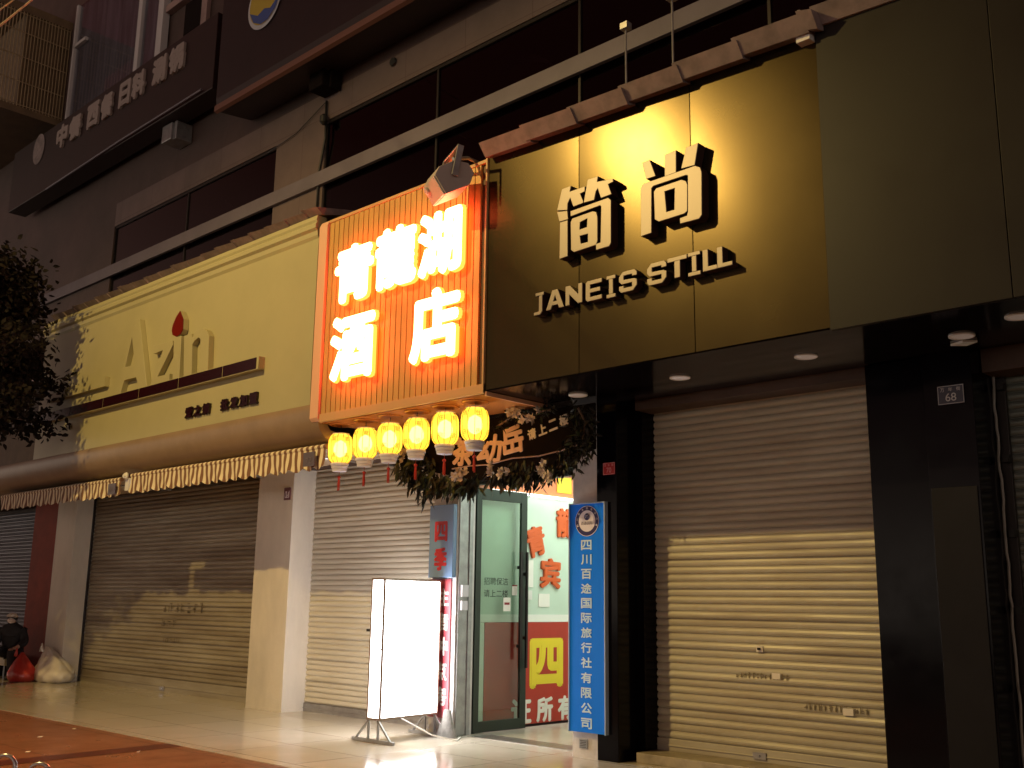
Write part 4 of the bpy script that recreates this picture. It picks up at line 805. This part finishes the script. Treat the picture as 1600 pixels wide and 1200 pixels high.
# ---------------------------------------------------------------- upper left restaurant board and big sign
RS = thing('restaurant_signboard', 'long dark board high on the upper left with a row of pale grey characters', 'signboard', (-18.5, 8.4, 10.2))
s = MB(); s.box(-24.2, -15.3, 8.4, 8.8, 10.22, 11.68); s.build('box', mat('dark_red_brown_board', (0.022, 0.006, 0.005), 0.5, var=0.3), RS, bevel=0.01)
s = MB(); s.tube([(-22.0, 8.36, 10.18), (-18.6, 8.36, 10.26), (-15.6, 8.36, 10.28)], 0.022, 6); s.build('lower_edge', M['lilac'], RS)
gx = [-21.35, -20.55, -19.75, -19.02, -18.30, -17.75, -17.05, -16.62]
xs8 = [(95, 111), (114, 132), (141, 160), (163, 182), (192, 210), (213, 234), (246, 268), (273, 296)]
RX = [(-21.72, -21.18), (-21.10, -20.52), (-20.26, -19.72), (-19.63, -19.11), (-18.84, -18.38), (-18.31, -17.79), (-17.51, -16.99), (-16.88, -16.33)]
for ch, (a, b) in zip('中餐西餐日料涮锅', RX):
    s = MB(); put_text(s, ch, FX(8.395), a, b, 10.98, 11.52, 0.05, bold=0.035); s.build('character', mat('dull_grey_letter', (0.30, 0.24, 0.22), 0.6), RS)
s = MB(); disc(s, -22.75, 11.35, 0.30, 0.36, 8.395, 0.01); s.build('round_mark', mat('dull_grey_mark', (0.26, 0.20, 0.19), 0.6, var=0.5, vscale=6), RS)
BS = thing('big_box_sign', 'large dark box sign at the top with a yellow and blue roundel', 'signboard', (-12, 8.2, 9.5))
s = MB(); s.sweepx([(8.9, 9.62), (8.3, 9.55), (8.22, 9.62), (8.2, 9.75), (8.2, 13.5), (8.9, 13.5)], -14.78, -5.5); s.build('box', mat('near_black_sign_box', (0.022, 0.008, 0.009), 0.5, var=0.3), BS)
s = MB(); s.sweepx([(8.24, 9.50), (8.18, 9.52), (8.18, 9.62), (8.24, 9.62)], -14.78, -5.5); s.build('lower_trim', mat('dull_red_trim', (0.16, 0.07, 0.055), 0.5), BS)
s = MB(); disc(s, -13.45, 11.0, 0.47, 0.47, 8.198, 0.02); o = s.build('roundel', mat('grey_white_rim', (0.55, 0.55, 0.58), 0.5), BS)
s = MB(); disc(s, -13.44, 11.02, 0.42, 0.42, 8.198, 0.03); s.build('yellow_field', mat('mustard_field', (0.50, 0.36, 0.05), 0.5), o)
s = MB(); s.add([(-13.85, 8.165, 10.93), (-13.72, 8.165, 10.72), (-13.5, 8.165, 10.61), (-13.3, 8.165, 10.62), (-13.1, 8.165, 10.75), (-13.0, 8.165, 10.95), (-13.25, 8.165, 10.80), (-13.42, 8.165, 10.86), (-13.6, 8.165, 10.80)], [tuple(range(9))]); s.build('blue_wave', mat('dull_blue', (0.06, 0.10, 0.30), 0.5), o)
s = MB(); s.box(-12.70, -12.34, 8.6, 8.92, 9.62, 10.1); s.v = [(x, y, z - 0.30) for x, y, z in s.v]; s.box(-12.30, -12.26, 8.7, 8.92, 9.3, 9.75)
tag(s.build('wall_lamp_box', M['black'], bevel=0.03), 'small dark box lamp hanging under the big dark sign', 'wall lamp')
s = MB(); s.box(-17.3, -16.95, 8.55, 8.92, 9.85, 10.18); s.box(-16.95, -16.85, 8.6, 8.92, 9.85, 10.2)
tag(s.build('wall_box', M['frame_grey'], bevel=0.01), 'small grey box on the wall below the restaurant board', 'wall box')
# conduits
for x, zt, lb in ((-5.60, 7.07, 'thin rod with a small box on top, left of two above the gold sign'), (-5.055, 7.16, 'thin rod with a small box on top, right of two above the gold sign')):
    t = thing('cable_rod', lb, 'cable rod', (x, 7.4, 6.35), 'thin rods standing on the roof edge')
    s = MB(); s.tube([(x, 7.4, 6.35), (x, 7.4, zt - 0.02)], 0.010, 6); s.build('rod', M['frame_grey'], t)
    s = MB(); s.box(x - 0.045, x + 0.045, 7.36, 7.44, zt - 0.04, zt + 0.03); s.build('cap_box', M['frame_grey'], t, bevel=0.004)
def cable(pts, r, lb, m=None, nm='cable'):
    s = MB(); s.tube(pts, r, 6); return tag(s.build(nm, m or M['black_txt'], smooth=True), lb, 'cable')
cable([(-12.62, 8.90, 9.25), (-12.60, 8.90, 8.6), (-12.72, 8.9, 8.1), (-12.72, 8.9, 7.3)], 0.02, 'dark cable running down the wall beside the ribbon window')
cable([(-14.2, 8.9, 8.85), (-13.4, 8.9, 8.95), (-12.6, 8.9, 9.25)], 0.008, 'thin wire sagging across the wall between the two windows')
s = MB(); s.lathe([(0.02, 0), (0.06, 0.04), (0.06, 0.14), (0.02, 0.18)], (-12.60, 8.85, 8.82), 12); tag(s.build('insulator', M['black_txt'], smooth=40), 'dark oval insulator on the wall cable', 'insulator')
s = MB(); s.lathe([(0.01, 0), (0.07, 0.01), (0.06, 0.03)], (0, 0, 0), 14); s.v = [(-11.02 + x, 8.92 - z, 9.33 + y) for x, y, z in s.v]; tag(s.build('wall_hook', M['black_txt']), 'round dark hole cover on the upper wall', 'hole cover')
brass = mat('lit_cable_sheath', (0.75, 0.62, 0.42), 0.4)
cable([(-3.0, 0.41, 2.34), (-6, 1.917, 4.807), (-7, 2.42, 5.629), (-10, 3.93, 8.10), (-14, 5.95, 11.4)], 0.0065, 'pale overhead cable crossing the top left corner, the lower of two', brass, 'overhead_cable')
cable([(-3.0, 0.62, 2.76), (-6, 1.906, 4.905), (-7, 2.335, 5.62), (-10, 3.62, 7.77), (-14, 5.34, 10.6)], 0.0045, 'pale overhead cable crossing the top left corner, the upper of two', brass, 'overhead_cable')
# pendant lamps behind the glass
l1 = None
for x, lb in ((-12.78, 'dim cone pendant lamp behind the window above the hotel sign'), (-9.38, 'dim cone pendant lamp behind the window above the gold sign'), (-17.76, 'dim cone pendant lamp behind the window above the cream sign')):
    if l1 is None:
        l1 = thing('pendant_lamp', lb, 'pendant lamp', (0, 0, 0), 'pendant lamps behind the ribbon windows')
        s = MB(); s.lathe([(0.36, 0), (0.34, 0.06), (0.10, 0.26), (0.05, 0.30)], n=24, capb=False); s.build('lamp_shade', mat('pink_lamp_shade', (0.62, 0.42, 0.44), 0.5), l1, smooth=40)
        s = MB(); s.tube([(0, 0, 0.3), (0, 0, 0.45)], 0.01, 6); s.build('flex', M['black_txt'], l1); l1.location = (x, 10.2, 9.05)
    else: c = copy_tree(l1); c.location = (x, 10.2, 9.05); c['label'] = lb
# neighbouring building with cage
NB = thing('neighbour_building', 'brown neighbouring building at the far left with a barred balcony', 'building', (-26, 12, 0))
s = MB(); s.box(-32, -23.4, 8.95, 22, 10.5, 20); s.build('wall', mat('ochre_brown_tile_wall', (0.16, 0.10, 0.055), 0.6, var=0.3), NB)
s = MB(); s.box(-28, -23.0, 7.2, 8.93, 12.15, 12.32); s.box(-28, -23.0, 7.2, 8.93, 14.6, 14.8); s.box(-28, -23.06, 7.9, 8.93, 12.32, 14.6); s.build('balcony', mat('ochre_balcony', (0.15, 0.095, 0.05), 0.7, var=0.3), NB)
s = MB()
for i in range(24): y = 7.25 + 1.65 * i / 23; s.tube([(-23.0, y, 12.3), (-23.0, y, 14.6)], 0.012, 5)
for z in (12.35, 12.9, 13.5, 14.1, 14.55): s.bar((-23.0, 7.25, z), (-23.0, 8.9, z), 0.02)
s.build('security_bars', mat('dull_brass_bars', (0.34, 0.25, 0.14), 0.5, metal=0.4), NB)
# ---------------------------------------------------------------- street tree
def tree(x, y, label):
    t = thing('street_tree', label, 'tree', (x, y, 0)); r = random.Random(11)
    s = MB(); s.tube([(x, y, -0.02), (x + .03, y, 1.5), (x + .1, y + .05, 3.0), (x + .2, y, 4.2), (x + .3, y + .1, 5.3), (x + .4, y + .15, 6.5)], .1, 10, rs=[.17, .14, .12, .10, .06, .02])
    tips = []
    for k in range(58):
        h = 3.95 + 2.4 * (k / 57) + r.uniform(-.15, .15); a = k * 2.4 + r.uniform(-.3, .3); L = r.uniform(.85, 1.75) * (1.0 if h < 5.6 else .7)
        p0 = Vector((x + .1 + (h - 3) * .10, y + .05, h)); p1 = p0 + Vector((math.cos(a) * L * .6, math.sin(a) * L * .6, .3 * L)); p2 = p0 + Vector((math.cos(a + .2) * L, math.sin(a + .2) * L, .35 * L + r.uniform(-.15, .25)))
        s.tube([p0, p1, p2], .03, 5, rs=[.035, .02, .008]); tips += [p1.lerp(p2, q) for q in (0, .35, .7, 1)] + [p0.lerp(p1, .7)]
    s.build('trunk', M['bark'], t, smooth=True)
    s = MB(); s.keep = True
    for p in tips:
        for k in range(r.randint(85, 125)):
            q = p + Vector((r.gauss(0, .17), r.gauss(0, .17), r.gauss(0, .14))); L = r.uniform(.08, .15)
            leaf(s, q, (r.gauss(0, 1), r.gauss(0, 1), r.gauss(-.3, .7)), L, L * .55, r)
    s.build('crown', M['treeleaf'], t); return t
tree(-17.95, 5.5, 'dark feathery street tree at the left edge shading the cream sign')
# street lamp (outside the frame, lights the place)
SL = thing('street_lamp', 'tall street lamp standing at the kerb to the left of the view', 'street lamp', (-11.9, -1.9, 0))
s = MB(); s.tube([(-11.9, -1.9, 0), (-11.9, -1.9, 9.9), (-11.8, -1.7, 10.35), (-11.55, -1.3, 10.5)], .08, 12, rs=[.11, .06, .05, .045]); s.build('pole', M['frame_grey'], SL, smooth=True)
s = MB(); s.box(-11.65, -11.35, -1.45, -0.85, 10.40, 10.50); s.build('lamp_head', M['frame_grey'], SL, bevel=.02)
sp = bpy.data.lights.new('street_lamp_light', 'SPOT'); sp.energy = 3900; sp.color = (1.0, 0.69, 0.23); sp.shadow_soft_size = 0.10; sp.spot_size = math.radians(165); sp.spot_blend = 0.40
spo = bpy.data.objects.new('street_lamp_light', sp); COL.objects.link(spo); spo.location = (-11.5, -1.15, 10.33)
spo.rotation_euler = Vector((0.0, 0.12, -1)).to_track_quat('-Z', 'Y').to_euler()
# ---------------------------------------------------------------- bags, person, rack, litter
def blob_bag(cx, cy, w, d, h, lab, m, seed, handle, name='plastic_bag', lean=0.0):
    t = thing(name, lab, 'bag', (cx, cy, 0.004)); r = random.Random(seed); s = MB(); n = 40; rows = 16; vs = []
    for i in range(rows + 1):
        u = i / rows
        rad = 0.86 + 0.16 * math.sin(math.pi * min(1, u / .45)) if u < .3 else (1.0 * (1 - ((u - .3) / .7) ** 1.15 * .90))
        if i == 0: rad = .78
        for k in range(n):
            a = 2 * math.pi * k / n
            wr = 1 + .06 * math.sin(3 * a + seed) + .035 * math.sin(7 * a + 9 * u + seed) + .025 * math.sin(13 * a - 6 * u * 3) + .02 * math.sin(19 * a + 14 * u)
            vs.append((cx + w / 2 * rad * wr * math.cos(a) + lean * u * u, cy + d / 2 * rad * wr * math.sin(a), 0.006 + h * (u + .03 * math.sin(4 * a + seed) * math.sin(math.pi * u))))
    s.add(vs, [(i*n+k, i*n+(k+1) % n, (i+1)*n+(k+1) % n, (i+1)*n+k) for i in range(rows) for k in range(n)] + [tuple(range(n))[::-1], tuple(rows*n + k for k in range(n))])
    s.build('sack', m, t, smooth=True)
    s = MB()
    for (hx, hy, tw) in handle:
        pts = [(hx + math.cos(q) * 0.085 * tw, hy - math.cos(q) * .02, h * .86 + math.sin(q) * 0.15) for q in (math.pi * j / 10 for j in range(11))]
        s.tube(pts, .014, 6, rs=[.03, .022, .016, .012, .012, .012, .012, .012, .016, .022, .03])
    s.build('handle', m, t, smooth=True); return t
wb = mat('white_plastic_bag', (0.72, 0.66, 0.58), 0.35, var=.12, vscale=5, bump=.3, bscale=14)
rb = mat('red_plastic_bag', (0.42, 0.035, 0.025), 0.35, var=.3, vscale=5, bump=.3, bscale=14)
blob_bag(-19.98, 8.72, 0.98, 0.62, 0.62, 'bulging white plastic carrier bag leaning by the narrow pillar', wb, 3, [(-20.42, 8.62, 1.0)], lean=-0.42)
blob_bag(-20.45, 8.30, 0.66, 0.46, 0.52, 'full red plastic bag between the seated person and the white bag', rb, 5, [(-20.62, 8.24, 1.0)], lean=-0.05)
s = MB(); s.box(-22.4, -21.28, 8.3, 8.7, 0.24, 0.42); o = s.build('low_bench', mat('pale_bench_board', (0.55, 0.48, 0.33), 0.5), bevel=.01); tag(o, 'low pale bench board under the seated person at the left edge', 'bench')
s = MB(); s.box(-22.3, -22.2, 8.34, 8.66, 0.004, 0.24); s.build('leg', M['frame_dark'], o); s = MB(); s.box(-21.42, -21.34, 8.34, 8.66, 0.004, 0.24); s.build('leg', M['frame_dark'], o)
def skin(vs, es, rs, name, m, parent, sub=2):
    me = bpy.data.meshes.new(name); og = Vector(ORG[parent.name]); me.from_pydata([Vector(v) - og for v in vs], es, []); me.update()
    o = bpy.data.objects.new(name, me); COL.objects.link(o)
    md = o.modifiers.new('s', 'SKIN'); sv = me.skin_vertices[0].data
    for i, rr in enumerate(rs):
        sv[i].radius = rr if isinstance(rr, tuple) else (rr, rr); sv[i].use_root = (i == 0)
    sd = o.modifiers.new('d', 'SUBSURF'); sd.levels = sub; sd.render_levels = sub
    bpy.context.view_layer.update()
    me2 = bpy.data.meshes.new_from_object(o.evaluated_get(bpy.context.evaluated_depsgraph_get())); bpy.data.objects.remove(o)
    for p in me2.polygons: p.use_smooth = True
    me2.materials.clear(); me2.materials.append(m)
    r_ = bpy.data.objects.new(name, me2); COL.objects.link(r_); r_.parent = parent; ORG[r_.name] = tuple(og); return r_
PX, PY = -21.33, 8.45
PE = thing('person', 'person in pale cap, white face mask and black clothes sitting beside two plastic bags', 'person', (PX, PY, 0.004))
fw = Vector((0.72, -0.69, 0)).normalized(); rt_ = Vector((0.69, 0.72, 0)).normalized()
def P3(r, f, z): v = Vector((PX, PY, 0)) + rt_ * r + fw * f; return (v.x, v.y, z)
skinm = mat('skin', (0.42, 0.24, 0.17), 0.55); coat = mat('black_quilted_coat', (0.014, 0.012, 0.014), 0.8, bump=.3, bscale=9); trs = mat('black_trousers', (0.02, 0.018, 0.022), 0.85)
vs = [P3(0, 0, .52), P3(0, .03, .68), P3(0, .07, .86), P3(0, .11, .97), P3(0, .14, 1.04), P3(0, .17, 1.10), P3(0, .18, 1.17),
      P3(.17, .09, .91), P3(.27, .16, .70), P3(.22, .36, .60), P3(.17, .44, .57), P3(-.17, .09, .91), P3(-.27, .16, .70), P3(-.18, .36, .60), P3(-.12, .44, .57),
      P3(.10, .06, .50), P3(.15, .42, .55), P3(.16, .40, .12), P3(.16, .52, .05), P3(-.10, .06, .50), P3(-.15, .42, .55), P3(-.17, .40, .12), P3(-.18, .52, .05)]
es = [(0,1),(1,2),(2,3),(3,4),(4,5),(5,6),(3,7),(7,8),(8,9),(9,10),(3,11),(11,12),(12,13),(13,14),(0,15),(15,16),(16,17),(17,18),(0,19),(19,20),(20,21),(21,22)]
rs = [.13, .12, .10, .06, .045, .078, .085, .04, .045, .036, .03, .06, .045, .036, .03, .09, .065, .045, .04, .09, .065, .045, .04]
skin(vs, es, rs, 'body', skinm, PE)
vs = [P3(0, 0, .50), P3(0, .03, .68), P3(0, .08, .86), P3(0, .12, .96), P3(.17, .08, .89), P3(.28, .16, .69), P3(.22, .34, .60), P3(-.17, .08, .89), P3(-.28, .16, .69), P3(-.19, .34, .60), P3(0, .14, 1.03), P3(0, .15, 1.07)]
skin(vs, [(0,1),(1,2),(2,3),(3,4),(4,5),(5,6),(3,7),(7,8),(8,9),(3,10),(10,11)], [(.21, .19), (.21, .19), (.20, .18), .14, .105, .085, .065, .105, .085, .065, .10, .07], 'coat', coat, PE)
vs = [P3(0, .0, .48), P3(.11, .06, .50), P3(.15, .42, .54), P3(.16, .40, .14), P3(-.11, .06, .50), P3(-.15, .42, .54), P3(-.17, .40, .14)]
skin(vs, [(0,1),(1,2),(2,3),(0,4),(4,5),(5,6)], [.14, .12, .092, .07, .12, .092, .07], 'trousers', trs, PE)
for sx in (.16, -.175):
    skin([P3(sx, .38, .06), P3(sx, .48, .055), P3(sx, .60, .045)], [(0,1),(1,2)], [.055, .05, .04], 'shoe', M['black_txt'], PE)
for sx, hx in ((1, .17), (-1, -.12)):          # hands: five bent fingers each, resting on the knees
    vs = [P3(hx, .44, .575)]; es = []; rs = [.032]
    for j, (o_, L) in enumerate(((-.030, .055), (-.012, .07), (.008, .072), (.026, .06))):
        b = len(vs); vs += [P3(hx + o_, .47, .575), P3(hx + o_ * 1.15, .47 + L * .55, .57), P3(hx + o_ * 1.2, .47 + L * .9, .545)]; es += [(0, b), (b, b+1), (b+1, b+2)]; rs += [.011, .009, .008]
    b = len(vs); vs += [P3(hx - sx * .04, .455, .57), P3(hx - sx * .055, .49, .56)]; es += [(0, b), (b, b+1)]; rs += [.012, .009]
    skin(vs, es, rs, 'hand', skinm, PE, 1)
hc = Vector(P3(0, .19, 1.13))
def ell(c, rx, ry, rz, name, m, parent, fn=None, n=24, rows=14, u0=0, u1=1):
    s = MB(); vs = []
    for i in range(rows + 1):
        th = math.pi * (u0 + (u1 - u0) * i / rows)
        for k in range(n):
            a = 2 * math.pi * k / n; l = Vector((math.sin(th) * math.cos(a) * rx, math.sin(th) * math.sin(a) * ry, math.cos(th) * rz))
            if fn: l = fn(l)
            p = Vector(c) + rt_ * l.x + fw * l.y + Vector((0, 0, l.z)); vs.append(tuple(p))
    s.add(vs, [(i*n+k, i*n+(k+1) % n, (i+1)*n+(k+1) % n, (i+1)*n+k) for i in range(rows) for k in range(n)]); return s.build(name, m, parent, smooth=True)
ell(hc + Vector((0, 0, .035)), .100, .112, .075, 'cap', mat('pale_cap_cloth', (0.62, 0.56, 0.48), 0.8), PE, u1=.56)
s = MB(); pts = [P3(.085 * math.cos(q), .25 + .075 * math.sin(q), 1.162 - .012 * math.sin(q)) for q in (math.pi * j / 12 for j in range(13))]; s.add(pts + [(p[0], p[1], p[2] + .008) for p in pts], [tuple(range(13)), tuple(range(13, 26))[::-1]] + [(i, i+1, 14+i, 13+i) for i in range(12)]); s.build('cap_brim', mat('dark_brim', (0.10, 0.08, 0.07), 0.8), PE)
ell(hc + fw * .028 + Vector((0, 0, -.035)), .072, .072, .058, 'face_mask', mat('white_mask_cloth', (0.62, 0.50, 0.44), 0.8), PE, fn=lambda l: Vector((l.x, l.y + (.018 if abs(l.x) < .02 and l.y > 0 else 0), l.z)))
ell(hc + Vector((0, 0, -.005)) - fw * .02, .094, .098, .095, 'hair', mat('black_hair', (0.012, 0.01, 0.01), 0.6), PE, u1=.6)
for sx in (-.034, .034): ell(hc + rt_ * sx + fw * .082 + Vector((0, 0, .018)), .013, .007, .007, 'eye', M['black_txt'], PE, n=10, rows=6)
# bicycle rack hoops in the near left corner
RK = thing('bicycle_rack', 'pale metal hoops of a low bicycle rack rising at the bottom left corner', 'bicycle rack', (-6.6, 2.75, 0))
for (x, y) in ((-6.80, 2.72), (-6.44, 2.78)):
    s = MB(); zt = .615 if x < -6.6 else .60; pts = [(x - .055, y - .04, 0), (x - .055, y - .04, zt - .07)] + [(x - .055 * math.cos(q), y - .04 * math.cos(q), zt - .07 + .06 * math.sin(q)) for q in (math.pi * j / 10 for j in range(1, 10))] + [(x + .055, y + .04, zt - .07), (x + .055, y + .04, 0)]
    s.tube(pts, .013, 10); s.build('hoop', mat('galvanised_tube', (0.55, 0.55, 0.60), 0.25, metal=.7), RK, smooth=True)
s = MB(); s.tube([(-7.4, 2.66, .05), (-5.8, 2.86, .05)], .016, 8); s.build('base_rail', M['frame_grey'], RK, smooth=True)
for i, (x, y, a) in enumerate(((-12.8, 5.86, .3), (-12.3, 5.24, 1.0), (-11.22, 4.67, .6), (-10.5, 5.5, 2.0))):
    s = MB(); s.add([(x, y, .004), (x + .05 * math.cos(a), y + .05 * math.sin(a), .006), (x + .05 * math.cos(a) - .02, y + .05 * math.sin(a) + .03, .014), (x - .02, y + .03, .01)], [(0, 1, 2, 3)])
    tag(s.build('paper_scrap', M['white_txt']), ('tiny pale paper scrap on the brown pavement near the paving edge', 'tiny pale paper scrap on the brown pavement, middle one', 'tiny pale paper scrap on the brown pavement nearest the hoops', 'tiny scrap on the brown pavement beside the dark strip')[i], 'litter', 'paper scraps on the pavement')
